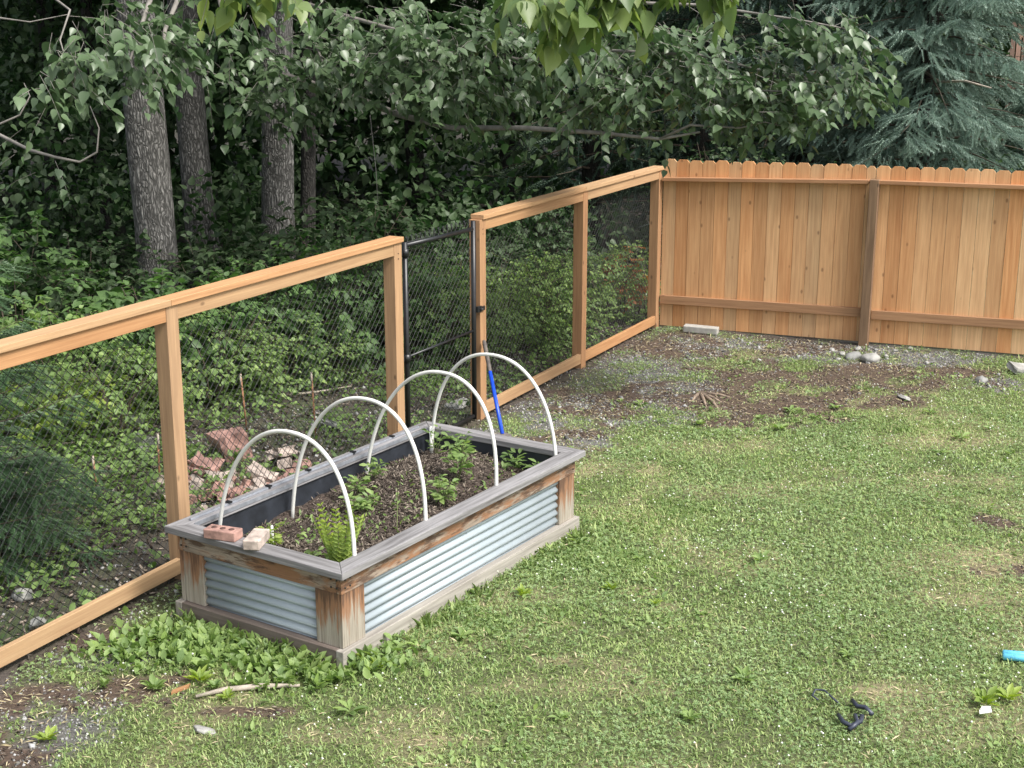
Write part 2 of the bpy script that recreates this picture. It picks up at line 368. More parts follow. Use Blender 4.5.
# ------------------------------------------------------------------ ground cover map (world-space patches)
def wpatch(u, v, ru, rv):
    c = gp(u, v); a = gp(u+ru, v); b = gp(u, v-rv); b2 = gp(u, v+rv)
    return c.x, c.y, abs(a.x-c.x), (b-b2).length/2
SOIL = [wpatch(*a) for a in [(110, 690, 80, 14), (230, 712, 90, 9), (640, 350, 60, 12), (880, 372, 110, 9), (760, 400, 110, 18), (590, 400, 60, 16), (680, 345, 50, 10), (780, 350, 80, 8), (800, 400, 80, 16), (760, 420, 60, 10), (700, 360, 60, 14), (930, 385, 90, 10), (620, 395, 60, 10), (520, 450, 60, 12), (745, 372, 62, 16), (720, 398, 70, 17), (830, 380, 60, 12), (880, 398, 60, 9), (900, 378, 60, 11), (840, 420, 40, 6), (960, 372, 50, 9), (650, 388, 90, 9), (560, 455, 50, 10), (1000, 523, 40, 9), (1010, 570, 34, 8), (590, 430, 34, 8),
        (165, 705, 85, 11), (45, 700, 60, 26), (20, 745, 60, 30), (120, 640, 80, 14), (620, 412, 40, 6), (735, 333, 60, 6), (830, 338, 60, 5)]]
GRAV = [wpatch(*a) for a in [(40, 730, 110, 40), (20, 690, 70, 20), (655, 380, 45, 14), (860, 352, 60, 8), (620, 385, 110, 34), (760, 345, 90, 10), (900, 362, 110, 10), (545, 435, 60, 18), (560, 415, 70, 24), (640, 368, 70, 22), (690, 352, 60, 14), (840, 355, 95, 9), (930, 358, 60, 7), (1000, 385, 40, 9), (30, 715, 60, 38), (90, 660, 70, 16), (470, 440, 60, 14)]]
STRAW = [wpatch(*a) for a in [(790, 395, 80, 14), (1005, 560, 60, 18), (900, 440, 90, 10), (700, 445, 120, 9), (440, 740, 80, 12), (330, 735, 70, 14), (700, 770, 160, 16), (655, 605, 40, 8), (640, 590, 30, 6), (485, 690, 50, 8), (960, 600, 90, 14), (720, 410, 60, 8), (590, 470, 70, 9), (230, 712, 100, 12), (1000, 480, 60, 10), (900, 690, 50, 8), (560, 660, 40, 6)]]
LUSH = [wpatch(*a) for a in [(800, 370, 50, 7), (830, 415, 50, 8), (640, 405, 50, 8), (1000, 362, 60, 5), (560, 560, 130, 30), (640, 520, 90, 20), (130, 650, 90, 20), (240, 665, 90, 20), (470, 620, 90, 22), (930, 430, 60, 8)]]
def cover(x, y, patches, edge=.35):
    x = np.asarray(x, float); y = np.asarray(y, float); m = np.zeros_like(x)
    nz = (fbm(x, y, .35, 31)-.5)*1.5
    for cx, cy, rx, ry in patches:
        q = np.sqrt(((x-cx)/rx)**2+((y-cy)/ry)**2)
        m = np.maximum(m, np.clip((1.05-q+nz)/edge, 0, 1))
    return m
def outside(x, y):   # distance beyond the left fence, positive in the woods
    return -((np.asarray(x)-C0.x)*NI.x+(np.asarray(y)-C0.y)*NI.y)
def behind(x, y):    # distance beyond the board fence
    return -((np.asarray(x)-C0.x)*NR.x+(np.asarray(y)-C0.y)*NR.y)
def masks(x, y):
    so_ = cover(x, y, SOIL); gr = cover(x, y, GRAV)*(.35+.65*(fbm(x, y, .25, 77) > .45)); st = cover(x, y, STRAW, .8)*.8; lu = cover(x, y, LUSH, .6)
    so_ = so_*(.3+.7*(fbm(x, y, .3, 55) > .42))
    st = np.clip(st*.6+np.clip((fbm(x, y, .5, 21)-.56)*4, 0, .4), 0, 1)
    return so_, gr, st, lu
def axis(a, b, st, far, g=1.25):
    m = list(np.arange(a, b+1e-6, st)); s = st; v = a
    lo = []
    while v > -far: s *= g; v -= s; lo.append(v)
    s = st; v = b; hi = []
    while v < far: s *= g; v += s; hi.append(v)
    return np.array(lo[::-1]+m+hi)
xs = axis(-6.5, 5.2, .035, 160); ys = axis(5.0, 16.5, .04, 200)
X, Y = np.meshgrid(xs, ys); X = X.ravel(); Y = Y.ravel()
so_, gr, st, lu = masks(X, Y); Z = gz(X, Y)
out = outside(X, Y); beh = behind(X, Y)
Z = Z+so_*.025*(fbm(X, Y, .18, 41)-.3)
hillf = np.clip((Y-34)/60, 0, 1); Z = Z+hillf**1.5*14
c = lambda r, g, b: np.array([r, g, b])
base = c(.10, .115, .045)[None]*(.75+.5*fbm(X, Y, .5, 5)[:, None])
def lay(base, m, col): return base*(1-m[:, None])+col[None]*m[:, None]
base = lay(base, st*.85, c(.30, .25, .145)); base = lay(base, gr, c(.13, .125, .115)); base = lay(base, so_*.95, c(.085, .055, .038))
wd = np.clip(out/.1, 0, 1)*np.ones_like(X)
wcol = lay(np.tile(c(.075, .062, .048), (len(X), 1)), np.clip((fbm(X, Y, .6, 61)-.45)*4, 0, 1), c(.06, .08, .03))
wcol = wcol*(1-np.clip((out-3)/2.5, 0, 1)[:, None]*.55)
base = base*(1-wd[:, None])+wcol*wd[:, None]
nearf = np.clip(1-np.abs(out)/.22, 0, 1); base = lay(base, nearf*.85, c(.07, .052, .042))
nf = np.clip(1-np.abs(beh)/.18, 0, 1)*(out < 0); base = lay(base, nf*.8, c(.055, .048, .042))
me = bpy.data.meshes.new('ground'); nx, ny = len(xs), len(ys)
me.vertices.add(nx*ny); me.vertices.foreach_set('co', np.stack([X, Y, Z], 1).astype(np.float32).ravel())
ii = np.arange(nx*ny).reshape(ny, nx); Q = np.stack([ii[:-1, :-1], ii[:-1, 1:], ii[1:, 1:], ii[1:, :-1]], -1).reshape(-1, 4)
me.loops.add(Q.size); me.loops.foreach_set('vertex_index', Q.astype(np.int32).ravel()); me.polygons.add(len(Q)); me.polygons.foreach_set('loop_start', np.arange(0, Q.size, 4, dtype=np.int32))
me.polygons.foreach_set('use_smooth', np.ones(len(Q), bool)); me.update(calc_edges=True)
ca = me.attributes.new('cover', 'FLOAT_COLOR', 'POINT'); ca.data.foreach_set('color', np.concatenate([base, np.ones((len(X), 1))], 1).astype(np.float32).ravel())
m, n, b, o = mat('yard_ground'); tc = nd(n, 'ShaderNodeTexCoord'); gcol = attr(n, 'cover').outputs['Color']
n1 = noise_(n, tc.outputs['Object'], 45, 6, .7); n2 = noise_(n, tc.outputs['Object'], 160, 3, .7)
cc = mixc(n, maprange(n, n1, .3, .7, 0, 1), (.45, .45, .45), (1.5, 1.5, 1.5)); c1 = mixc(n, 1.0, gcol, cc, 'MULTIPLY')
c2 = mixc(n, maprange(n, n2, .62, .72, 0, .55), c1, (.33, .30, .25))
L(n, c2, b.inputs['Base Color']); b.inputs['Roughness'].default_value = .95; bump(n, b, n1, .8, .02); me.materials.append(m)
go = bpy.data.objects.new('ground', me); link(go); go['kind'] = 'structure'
# ------------------------------------------------------------------ grass, clover, litter (stuff)
def inplanter(x, y, pad=0):
    dx = x-P0.x; dy = y-P0.y; a = dx*DA.x+dy*DA.y; b_ = dx*DB.x+dy*DB.y
    return (a > .04-pad) & (a < PLN-.04+pad) & (b_ > .04-pad) & (b_ < PWD-.04+pad)
def inview(x, y, z=0, pad=40):
    d = y*math.cos(PITCH)+CAMH*math.sin(PITCH); u = 512+F*x/d; v = 384+F*(CAMH*math.cos(PITCH)-y*math.sin(PITCH))/d
    return (u > -pad) & (u < 1024+pad) & (v < 768+pad*1.5)
def scat(n, x0=-4.2, x1=5.2, y0=5.0, y1=15.2):
    x = rnd(n, x0, x1); y = rnd(n, y0, y1); k = (outside(x, y) < -.03) & (behind(x, y) < -.03) & ~inplanter(x, y) & inview(x, y, pad=120)
    return x[k], y[k]
x, y = scat(1150000)
so_, gr, st, lu = masks(x, y)
edge = np.clip(-outside(x, y)/.5, .15, 1)*np.clip(-behind(x, y)/.15, .3, 1)
dens = (1-.93*so_)*(1-.78*gr)*(1-.45*st)*(.62+.38*lu)*edge*(.55+.7*fbm(x, y, .3, 15))*(1-.5*np.clip((y-11.3)/1.2, 0, 1))
far = np.clip((y-5)/9, 0, 1); k = rnd(len(x)) < dens*(.98-.42*far); x, y, st_, lu_, so2, gr2 = x[k], y[k], st[k], lu[k], so_[k], gr[k]
n_ = len(x); h = rnd(n_, .010, .030)*(1+.5*lu_)*(1-.3*st_); h = np.where(rnd(n_) < .02, h*1.9, h)
az = rnd(n_, 0, 2*np.pi); lean = rnd(n_, .3, 1.7); dx = np.cos(az); dy = np.sin(az); wd_ = rnd(n_, .0022, .0042)*(1+far[k]*.5)
zz = gz(x, y)-.004
b0 = np.stack([x-dy*wd_, y+dx*wd_, zz], 1); b1 = np.stack([x+dy*wd_, y-dx*wd_, zz], 1)
mz = zz+h*.6; mx = x+dx*h*lean*.35; my = y+dy*h*lean*.35
m0 = np.stack([mx-dy*wd_*.8, my+dx*wd_*.8, mz], 1); m1 = np.stack([mx+dy*wd_*.8, my-dx*wd_*.8, mz], 1)
tp = np.stack([x+dx*h*lean, y+dy*h*lean, zz+h*(1.05-.25*lean)], 1)
V = np.stack([b0, b1, m0, m1, tp], 1).reshape(-1, 3); T = (np.array([(0, 1, 3), (0, 3, 2), (2, 3, 4)])[None]+(np.arange(n_)*5)[:, None, None]).reshape(-1, 3)
tn = np.clip(.35*fbm(x, y, .4, 91)+.85*rnd(n_)-.2-.1*lu_+.15*st_, 0, .84); tn = np.where(rnd(n_) < .035+.30*st_+.12*so2, rnd(n_, .9, 1), tn)
tag(npmesh('lawn_grass', V, T, np.repeat(tn, 5), M['grass']), 'short patchy green grass of the lawn around the planter', 'grass', kind='stuff')
print('grass', n_)
# clover
x, y = scat(300000); so_, gr, st, lu = masks(x, y)
k = rnd(len(x)) < np.clip((fbm(x, y, .55, 133)-.38)*4, 0.12, 1)*(1-so_)*(1-.8*gr)*(1-.5*st)*(.75); x, y = x[k], y[k]; n_ = len(x)
CL = []; CT = []
for i in range(3):
    a = i*2.094; ca_, sa_ = math.cos(a), math.sin(a); q = len(CL)
    for px, py, pz in ((0, 0, 0), (-.42, .55, .12), (.42, .55, .12), (0, .95, .02)): CL.append((px*ca_-py*sa_, px*sa_+py*ca_, pz))
    CT += [(q, q+2, q+3), (q, q+3, q+1)]
nrm = np.array([[0, 0, 1.]])+RG.normal(size=(n_, 3))*.3; dd = rdir(n_); dd[:, 2] *= .2
V, T, ti = inst(np.array(CL), np.array(CT), np.stack([x, y, gz(x, y)+rnd(n_, .012, .04)], 1), frames(dd, nrm), rnd(n_, .007, .013), np.clip(rnd(n_)*.6+.5*fbm(x, y, .4, 17), 0, 1))
tag(npmesh('clover', V, T, ti, M['clover']), 'low clover leaves growing through the lawn', 'clover', kind='stuff')
oc = np.array([(1, 0, 0), (-1, 0, 0), (0, 1, 0), (0, -1, 0), (0, 0, .9), (0, 0, -.7)], float); ocT = np.array([(0, 2, 4), (2, 1, 4), (1, 3, 4), (3, 0, 4), (2, 0, 5), (1, 2, 5), (3, 1, 5), (0, 3, 5)])
x, y = scat(16000); so_, gr, st, lu = masks(x, y)
k = rnd(len(x)) < np.clip((fbm(x, y, .8, 201)-.40)*4, .03, 1)*(1-so_)*(1-gr)*.5; x, y = x[k], y[k]; n_ = len(x)
R = np.tile(np.eye(3), (n_, 1, 1)); V, T, ti = inst(oc, ocT, np.stack([x, y, gz(x, y)+rnd(n_, .025, .05)], 1), R, rnd(n_, .004, .0085), rnd(n_))
tag(npmesh('clover_flowers', V, T, ti, M['flower'], smooth=True), 'small white clover flowers scattered over the lawn', 'clover flowers', kind='stuff')
# broad small leaves in lawn
x, y = scat(60000); so_, gr, st, lu = masks(x, y)
k = rnd(len(x)) < np.clip((fbm(x, y, .45, 251)-.50)*6, .02, 1)*(1-.7*so_)*(1-.5*gr)*.5; x, y = x[k], y[k]; n_ = len(x)
dd = rdir(n_); dd[:, 2] = rnd(n_, .05, .8); nrm = np.array([[0, 0, 1.]])+RG.normal(size=(n_, 3))*.35
V, T, ti = inst(LEAFL[0], LEAFL[1], np.stack([x, y, gz(x, y)+.012], 1), frames(dd, nrm), rnd(n_, .02, .05), rnd(n_))
tag(npmesh('lawn_weeds', V, T, ti, M['weed']), 'small broad weed leaves mixed into the lawn', 'weeds', kind='stuff')
# straw litter
x, y = scat(90000); so_, gr, st, lu = masks(x, y); k = rnd(len(x)) < (.05+.55*st+.5*so_+.3*gr)*.6; x, y = x[k], y[k]; n_ = len(x)
dd = rdir(n_); dd[:, 2] *= .18; V, T, ti = inst(LEAF4[0]*np.array([.16, 1, .5]), LEAF4[1], np.stack([x, y, gz(x, y)+rnd(n_, .003, .025)], 1), frames(dd, np.array([[0, 0, 1.]])+RG.normal(size=(n_, 3))*.2), rnd(n_, .02, .07), rnd(n_))
tag(npmesh('dead_grass', V, T, ti, M['straw']), 'dry straw coloured grass lying on the bare patches', 'dead grass', kind='stuff')
# gravel
x, y = scat(170000); so_, gr, st, lu = masks(x, y)
k = rnd(len(x)) < np.maximum(gr*.8, np.maximum(so_*.10, np.clip(1-np.abs(behind(x, y))/.5, 0, .5)*np.clip(1-(np.abs(x-3.3))/1.6, 0, 1)+.35*np.clip(1+outside(x, y)/.4, 0, 1))); x, y = x[k], y[k]; n_ = len(x)
s = rnd(n_, .004, .011)*np.where(rnd(n_) < .03, 2.4, 1); V, T, ti = inst(oc, ocT, np.stack([x, y, gz(x, y)+s*.3], 1), frames(rdir(n_), rdir(n_)), s[:, None]*RG.uniform(.6, 1.3, (n_, 3)), rnd(n_)**1.3)
tag(npmesh('gravel', V, T, ti, M['gravel']), 'grey gravel and grit along the foot of the fences', 'gravel', kind='stuff')
# mulch chips on bare soil
def chips(name, x, y, z, label, smin=.01, smax=.04, mt='chips', thin=.7):
    n_ = len(x); dd = rdir(n_); dd[:, 2] *= .45
    bx_ = np.array([(-.22, 0, 0), (.22, 0, 0), (-.18, 1, 0), (.2, 1, .0), (0, .5, .16)], float)*np.array([thin, 1, thin]); bt = np.array([(0, 1, 4), (1, 3, 4), (3, 2, 4), (2, 0, 4), (0, 2, 3), (0, 3, 1)])
    V, T, ti = inst(bx_, bt, np.stack([x, y, z], 1), frames(dd, np.array([[0, 0, 1.]])+RG.normal(size=(n_, 3))*.5), smin+(smax-smin)*rnd(n_)**1.7, rnd(n_)**2.0)
    return tag(npmesh(name, V, T, ti, M[mt]), label, name.replace('_', ' '), kind='stuff')
x, y = scat(200000); so_, gr, st, lu = masks(x, y); k = rnd(len(x)) < so_*.55+.25*np.clip(1+outside(x, y)/.25, 0, 1); x, y = x[k], y[k]
chips('bark_mulch', x, y, gz(x, y)+.008, 'dark shredded bark on the bare soil of the yard')
# ------------------------------------------------------------------ wire mesh
def wire_mesh(p0, du, wdt, hgt, parent, name='wire_mesh', pitch=.068, r=.0022, nrm=None):
    """diagonal woven wires on the rectangle p0 + du*s + UP*t"""
    segs = []; k = np.arange(-hgt, wdt+hgt, pitch)
    for c_ in k:
        for sg in (1, -1):
            s0, t0 = (c_, 0) if sg == 1 else (c_, hgt)
            a = max(0, -s0); bq = min(hgt, wdt-s0)
            if bq-a < .02: continue
            segs.append((s0+a, t0+sg*a, s0+bq, t0+sg*bq, sg))
    nv = nrm or du.cross(UP).normalized(); V = []; T = []
    for s0, t0, s1, t1, sg in segs:
        A = p0+du*s0+UP*t0+nv*.002*sg; B = p0+du*s1+UP*t1+nv*.002*sg
        d = (B-A).normalized(); u = d.cross(nv).normalized(); q = len(V)
        for P in (A, B):
            for j in range(3):
                a = j*2.094; V.append(P+(u*math.cos(a)+nv*math.sin(a))*r)
        for j in range(3):
            j2 = (j+1) % 3; T += [(q+j, q+j2, q+3+j2), (q+j, q+3+j2, q+3+j)]
    return npmesh(name, np.array([tuple(v) for v in V]), np.array(T), np.full(len(V), .5), M['wire'], parent)
HL = 1.759
PS = .102
def lframe(parent, posts, rails, endtrim=None):
    # posts: positions along the fence, rails: (d0,d1)
    for d in posts:
        mb = MB(); pb = FL(d, -PS/2, -.1); pt = FL(d, -PS/2, HL-.04)
        mb.board(pb, pt, DL*PS, NI*PS, tint=random.uniform(.3, .8)); mb.build('post', M['fir_post'], parent, bevel=.003)
    for d0, d1 in rails:
        a, b_ = min(d0, d1)+PS/2, max(d0, d1)-PS/2
        mb = MB(); mb.board(FL(a+.001, -.022, HL-.04-.046), FL(b_-.001, -.022, HL-.04-.046), UP*.089, NI*.038, tint=random.uniform(.2, .6)); mb.build('top_rail', M['fir'], parent, bevel=.003)
        mb = MB(); mb.board(FL(a+.001, -.024, .09), FL(b_-.001, -.024, .09), UP*.095, NI*.038, tint=random.uniform(.3, .7)); mb.build('bottom_rail', M['fir'], parent, bevel=.003)
        p = FL(b_+.03, -PS-.006, .05); e = FL(a-.03, -PS-.006, .05); du = (e-p); ww = du.length; du.normalize()
        wire_mesh(p, du, ww, HL-.10, parent)
def caps(parent, cuts):
    for i in range(len(cuts)-1):
        mb = MB(); mb.board(FL(cuts[i]+.0015, -PS/2+.005, HL-.019), FL(cuts[i+1]-.0015, -PS/2+.005, HL-.019), NI*.125, UP*.038, tint=random.uniform(.75, 1)); mb.build('cap_board', M['fir'], parent, bevel=.003)
fr = empty('wire_fence', FL(4.1, 0, 0), 'short wood-framed black wire fence between the gate and the cedar corner', 'fence')
lframe(fr, [-.005, 1.91, 3.93], [(-.005, 1.91), (1.91, 3.93)]); caps(fr, [-.055, 1.93, 3.945])
fl = empty('wire_fence', FL(7.676, 0, 0), 'long wood-framed black wire fence beside the raised bed, left of the gate', 'fence')
lframe(fl, [5.235, 7.73, 10.2, 12.6], [(5.235, 7.73), (7.73, 10.2), (10.2, 12.6)]); caps(fl, [5.175, 7.75, 10.18, 12.66])
for par, d in ((fr, 3.93), (fl, 5.235)):   # small tag and screws on posts
    for hh in (1.64, 1.60): mb = MB(); mb.board(FL(d, 0, hh), FL(d, .003, hh), DL*.008, UP*.008); mb.build('screw', M['screw'], par)
# gate
gt = empty('chain_link_gate', FL(4.6, -.05, 0), 'narrow black metal chain link gate between two wooden posts', 'gate')
g0, g1, gy = 4.03, 5.085, -.035
for d, hh in ((g0, 1.72), (g1, 1.70)):
    mb = MB(); mb.tube([FL(d, gy, .03), FL(d, gy, hh)], .021, 10); mb.build('upright', M['blackmetal'], gt)
for h0, h1, rr in ((1.655, 1.675, .018), (.80, .805, .011), (.06, .06, .018)):
    mb = MB(); mb.tube([FL(g0+.02, gy, h0), FL(g1-.02, gy, h1)], rr, 8); mb.build('crossbar', M['blackmetal'], gt)
p = FL(g1-.02, gy-.02, .04); e = FL(g0+.02, gy-.02, .04); du = e-p; ww = du.length; du.normalize(); wire_mesh(p, du, ww, 1.68, gt)
mb = MB(); mb.tube([FL(g0+.03, gy-.02, 1.69), FL(g1-.03, gy-.02, 1.69)], .0028, 4); wv_ = []
for i in range(15):
    q = FL(g0+.05+i*.068, gy-.02, 1.69); mb.tube([q, q+UP*.05+du*.012, q+UP*.035-du*.012], .0042, 4)
mb.build('wire_ends', M['blackmetal'], gt)
for hh in (1.62, .80, .2):
    mb = MB(); mb.tube([FL(g1, gy, hh-.03), FL(g1, gy, hh+.03)], .031, 10); mb.board(FL(g1+.01, gy, hh), FL(g1+.055, -.045, hh), UP*.04, NI*.008); mb.build('hinge', M['blackmetal'], gt)
mb = MB(); mb.board(FL(g0-.03, .01, .98), FL(g0-.10, .012, .98), UP*.035, NI*.012); mb.board(FL(g0+.0, gy+.03, .98), FL(g0-.05, .005, .98), UP*.05, NI*.02); mb.tube([FL(g0-.03, -.02, .98), FL(g0-.03, .04, .98)], .008, 6); mb.build('latch', M['blackmetal'], gt)
# ------------------------------------------------------------------ cedar board fence
cf = empty('board_fence', FR(2.2, 0, 0), 'tall tan cedar board fence with dog-eared tops across the back', 'fence')
def pickets(d0, d1, parent):
    mb = MB(); d = d0
    while d < d1-.02:
        wdt = .1405; e = min(d+wdt, d1); dep = -.058+random.uniform(-.003, .003); top = 1.83+random.uniform(-.008, .008); q = .028
        a = FR(d+.001, dep, .02); b_ = FR(e-.0005, dep, .02)
        zt = fz(C0+DR*d)+top
        pts = [a, b_, Vector((b_.x, b_.y, zt-q)), b_-DR*q, a+DR*q, Vector((a.x, a.y, zt-q))]
        pts[3].z = zt; pts[4].z = zt
        mb.prism([p+NR*0 for p in pts], -NR*.017, tint=random.random()**1.1, grain=UP)
        d += .1425
    return mb.build('board_panel', M['cedar'], parent)
pickets(.01, 2.24, cf); pickets(2.245, 4.68, cf); pickets(4.685, 7.1, cf)
for d in (2.235, 4.675, 7.1):
    mb = MB(); mb.board(FR(d, .012, -.1), FR(d+.012, .012, 1.70), DR*.092, NR*.09, tint=.5); mb.build('post', M['fir_aged'], cf, bevel=.004)
for d0, d1 in ((.02, 2.188), (2.29, 4.625), (4.725, 7.05)):
    mb = MB(); mb.board(FR(d0, -.012, 1.625 if d0 < 1 else 1.675), FR(d1, -.012, 1.675), NR*.088, UP*.038, tint=.6); mb.build('top_rail', M['rail_brown'], cf, bevel=.003)
    mb = MB(); mb.board(FR(d0, -.036, .315), FR(d1, -.036, .33), UP*.092, NR*.038, tint=.35); mb.build('bottom_rail', M['rail_brown'], cf, bevel=.003)
# ------------------------------------------------------------------ raised bed
pl = empty('raised_garden_bed', PB(PLN/2, PWD/2, 0), 'weathered raised garden bed with corrugated steel sides and a grey rim', 'planter')
def pbox(mb, a0, a1, b0, b1, h0, h1, tint=None, along='a'):
    am, bm, hm = (a0+a1)/2, (b0+b1)/2, (h0+h1)/2
    # planes follow the slope of the yard through PB
    if along == 'a': mb.board(PB(a0, bm, hm), PB(a1, bm, hm), DB*(b1-b0), UP*(h1-h0), tint)
    elif along == 'b': mb.board(PB(am, b0, hm), PB(am, b1, hm), DA*(a1-a0), UP*(h1-h0), tint)
    else: mb.board(PB(am, bm, h0), PB(am, bm, h1), DA*(a1-a0), DB*(b1-b0), tint)
RW, RT = .118, .04
def rim(c0, c1, c2, c3, grain):
    mb = MB(); mb.prism([PB(*c, PHT-RT) for c in (c0, c1, c2, c3)], UP*RT, tint=random.uniform(.3, .7), grain=grain); mb.build('rim_board', M['grey_rim'], pl, bevel=.004)
e = .001
rim((e, 0), (PLN-e, 0), (PLN-RW-e, RW), (RW+e, RW), DA); rim((e, PWD), (RW+e, PWD-RW), (PLN-RW-e, PWD-RW), (PLN-e, PWD), DA)
rim((0, e), (RW, RW+e), (RW, PWD-RW-e), (0, PWD-e), DB); rim((PLN, e), (PLN, PWD-e), (PLN-RW, PWD-RW-e), (PLN-RW, RW+e), DB)
IN = .05; zt = PHT-RT-.001
A0, A1, B0, B1 = IN, PLN-IN, IN, PWD-IN
for args in (('a', A0, A1, B0, B0+.038), ('a', A0, A1, B1-.038, B1)):
    mb = MB(); pbox(mb, args[1], args[2], args[3], args[4], zt-.108, zt, None, 'a'); mb.build('upper_board', M['stained'], pl, bevel=.003)
for a0, a1 in ((A0, A0+.038), (A1-.038, A1)):
    mb = MB(); pbox(mb, a0, a1, B0+.0395, B1-.0395, zt-.108, zt, None, 'b'); mb.build('upper_board', M['stained'], pl, bevel=.003)
zp = zt-.109; zk = .105
for a0, a1, sa in ((A0+.004, A0+.19, 0), (A1-.19, A1-.004, 1)):
    for b0, b1, sb in ((B0+.004, B0+.19, 0), (B1-.19, B1-.004, 1)):
        mb = MB()
        if sb == 0: pbox(mb, a0, a1, b0, b0+.03, zk, zp, .6, 'z')
        else: pbox(mb, a0, a1, b1-.03, b1, zk, zp, .6, 'z')
        aa = (a0, a0+.03) if sa == 0 else (a1-.03, a1)
        bb = (b0+.0315, b1) if sb == 0 else (b0, b1-.0315)
        pbox(mb, aa[0], aa[1], bb[0], bb[1], zk, zp, .4, 'z'); mb.build('corner_post', M['stained_post'], pl, bevel=.003)
KO = .028
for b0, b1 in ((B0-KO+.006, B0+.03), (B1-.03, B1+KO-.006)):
    mb = MB(); pbox(mb, A0-KO, A1+KO, b0, b1, -.06, zk-.001, None, 'a'); mb.build('base_board', M['kick_pale'], pl, bevel=.004)
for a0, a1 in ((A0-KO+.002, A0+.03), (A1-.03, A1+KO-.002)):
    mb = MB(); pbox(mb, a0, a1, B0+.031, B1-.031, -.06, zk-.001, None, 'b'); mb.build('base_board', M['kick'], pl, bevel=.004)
def corrugated(pf, s0, s1, nrm, parent):
    z0, z1 = zk-.03, zp+.03; N = 110; V = []; Fs = []
    for i in range(N+1):
        z = z0+(z1-z0)*i/N; ph = (z/.053) % 1; wv = .020*(.5-.5*math.cos(2*math.pi*ph))**.6-.010
        V += [pf(s0, z)+nrm*wv, pf(s1, z)+nrm*wv]
    for i in range(N): Fs.append((2*i, 2*i+1, 2*i+3, 2*i+2))
    mb = MB(); mb.add(V, Fs, None, .5, True); o = mb.build('steel_panel', M['galv'], parent)
    s = o.modifiers.new('thick', 'SOLIDIFY'); s.thickness = .0015
corrugated(lambda s_, z: PB(s_, B0+.026, z), A0+.17, A1-.17, -DB, pl); corrugated(lambda s_, z: PB(s_, B1-.026, z), A0+.17, A1-.17, DB, pl)
corrugated(lambda s_, z: PB(A0+.026, s_, z), B0+.17, B1-.17, -DA, pl); corrugated(lambda s_, z: PB(A1-.026, s_, z), B0+.17, B1-.17, DA, pl)
mb = MB(); li = .095; lt = .008
pbox(mb, li, PLN-li, li, li+lt, .1, zt-.001, .5); pbox(mb, li, PLN-li, PWD-li-lt, PWD-li, .1, zt-.001, .5)
pbox(mb, li, li+lt, li+lt, PWD-li-lt, .1, zt-.001, .5, 'b'); pbox(mb, PLN-li-lt, PLN-li, li+lt, PWD-li-lt, .1, zt-.001, .5, 'b'); mb.build('liner', M['liner'], pl)
# aluminium channel on the left rim with clips
for a0, a1 in ((.14, .78), (.80, 1.58), (1.60, 2.30)):
    mb = MB(); pbox(mb, a0, a1, PWD-.075, PWD-.055, PHT+.001, PHT+.014); mb.build('channel', M['alu'], pl, bevel=.002)
mb = MB(); pbox(mb, .12, 2.34, PWD-RW-.004, PWD-RW-.0015, PHT-.02, PHT+.004); mb.build('edge_strip', M['alu'], pl)
for a in (.45, .79, 1.15, 1.59, 2.0):
    mb = MB(); pbox(mb, a-.012, a+.012, PWD-.085, PWD-.047, PHT+.0145, PHT+.024); mb.build('clip', M['blackmetal'], pl)
for s_ in (B0+.03, B0+.07, B1-.03, B1-.07):
    for hh in (zt-.03, zt-.075): mb = MB(); mb.tube([PB(A0+.002, s_, hh), PB(A0-.004, s_, hh)], .006, 8); mb.build('screw', M['screw'], pl)
for s_ in (A0+.03, A0+.07, A1-.03): 
    for hh in (zt-.03, zt-.075): mb = MB(); mb.tube([PB(s_, B0+.002, hh), PB(s_, B0-.004, hh)], .006, 8); mb.build('screw', M['screw'], pl)
# soil in the bed
def soilh(a, b_):
    m_ = .13*np.exp(-(((a-1.75)/.55)**2+((b_-.78)/.36)**2))+.055*np.exp(-(((a-.75)/.5)**2+((b_-.55)/.3)**2))
    return PHT-.185+m_+.09*(fbm(a, b_, .3, 5)-.5)+.05*(fbm(a, b_, .08, 8)-.5)
an = np.linspace(li+lt, PLN-li-lt, 110); bn = np.linspace(li+lt, PWD-li-lt, 58); AA, BB = np.meshgrid(an, bn); HH = soilh(AA, BB)
V = [PB(float(a), float(b_), float(h_)) for a, b_, h_ in zip(AA.ravel(), BB.ravel(), HH.ravel())]
Fs = [(j*110+i, j*110+i+1, (j+1)*110+i+1, (j+1)*110+i) for j in range(57) for i in range(109)]
M['bedsoil'] = simple('bed_soil', (.06, .043, .034), .95, var=.6, scale=60, bmp=.9, dist=.02)
mb = MB(); mb.add(V, Fs, None, .5, True); tag(mb.build('planting_soil', M['bedsoil']), 'dark soil heaped inside the raised garden bed', 'soil', kind='stuff')
a = rnd(60000, li+.02, PLN-li-.02); b_ = rnd(60000, li+.02, PWD-li-.02); q = P0.x+DA.x*a+DB.x*b_, P0.y+DA.y*a+DB.y*b_
k = rnd(60000) < .25+.7*(fbm(a, b_, .35, 71) > .48)
chips('straw_mulch', q[0][k], q[1][k], (SX*q[0]+SY*(q[1]-10)+soilh(a, b_)+.004)[k], 'shredded brown mulch over the soil in the raised bed', .008, .045, thin=.42)
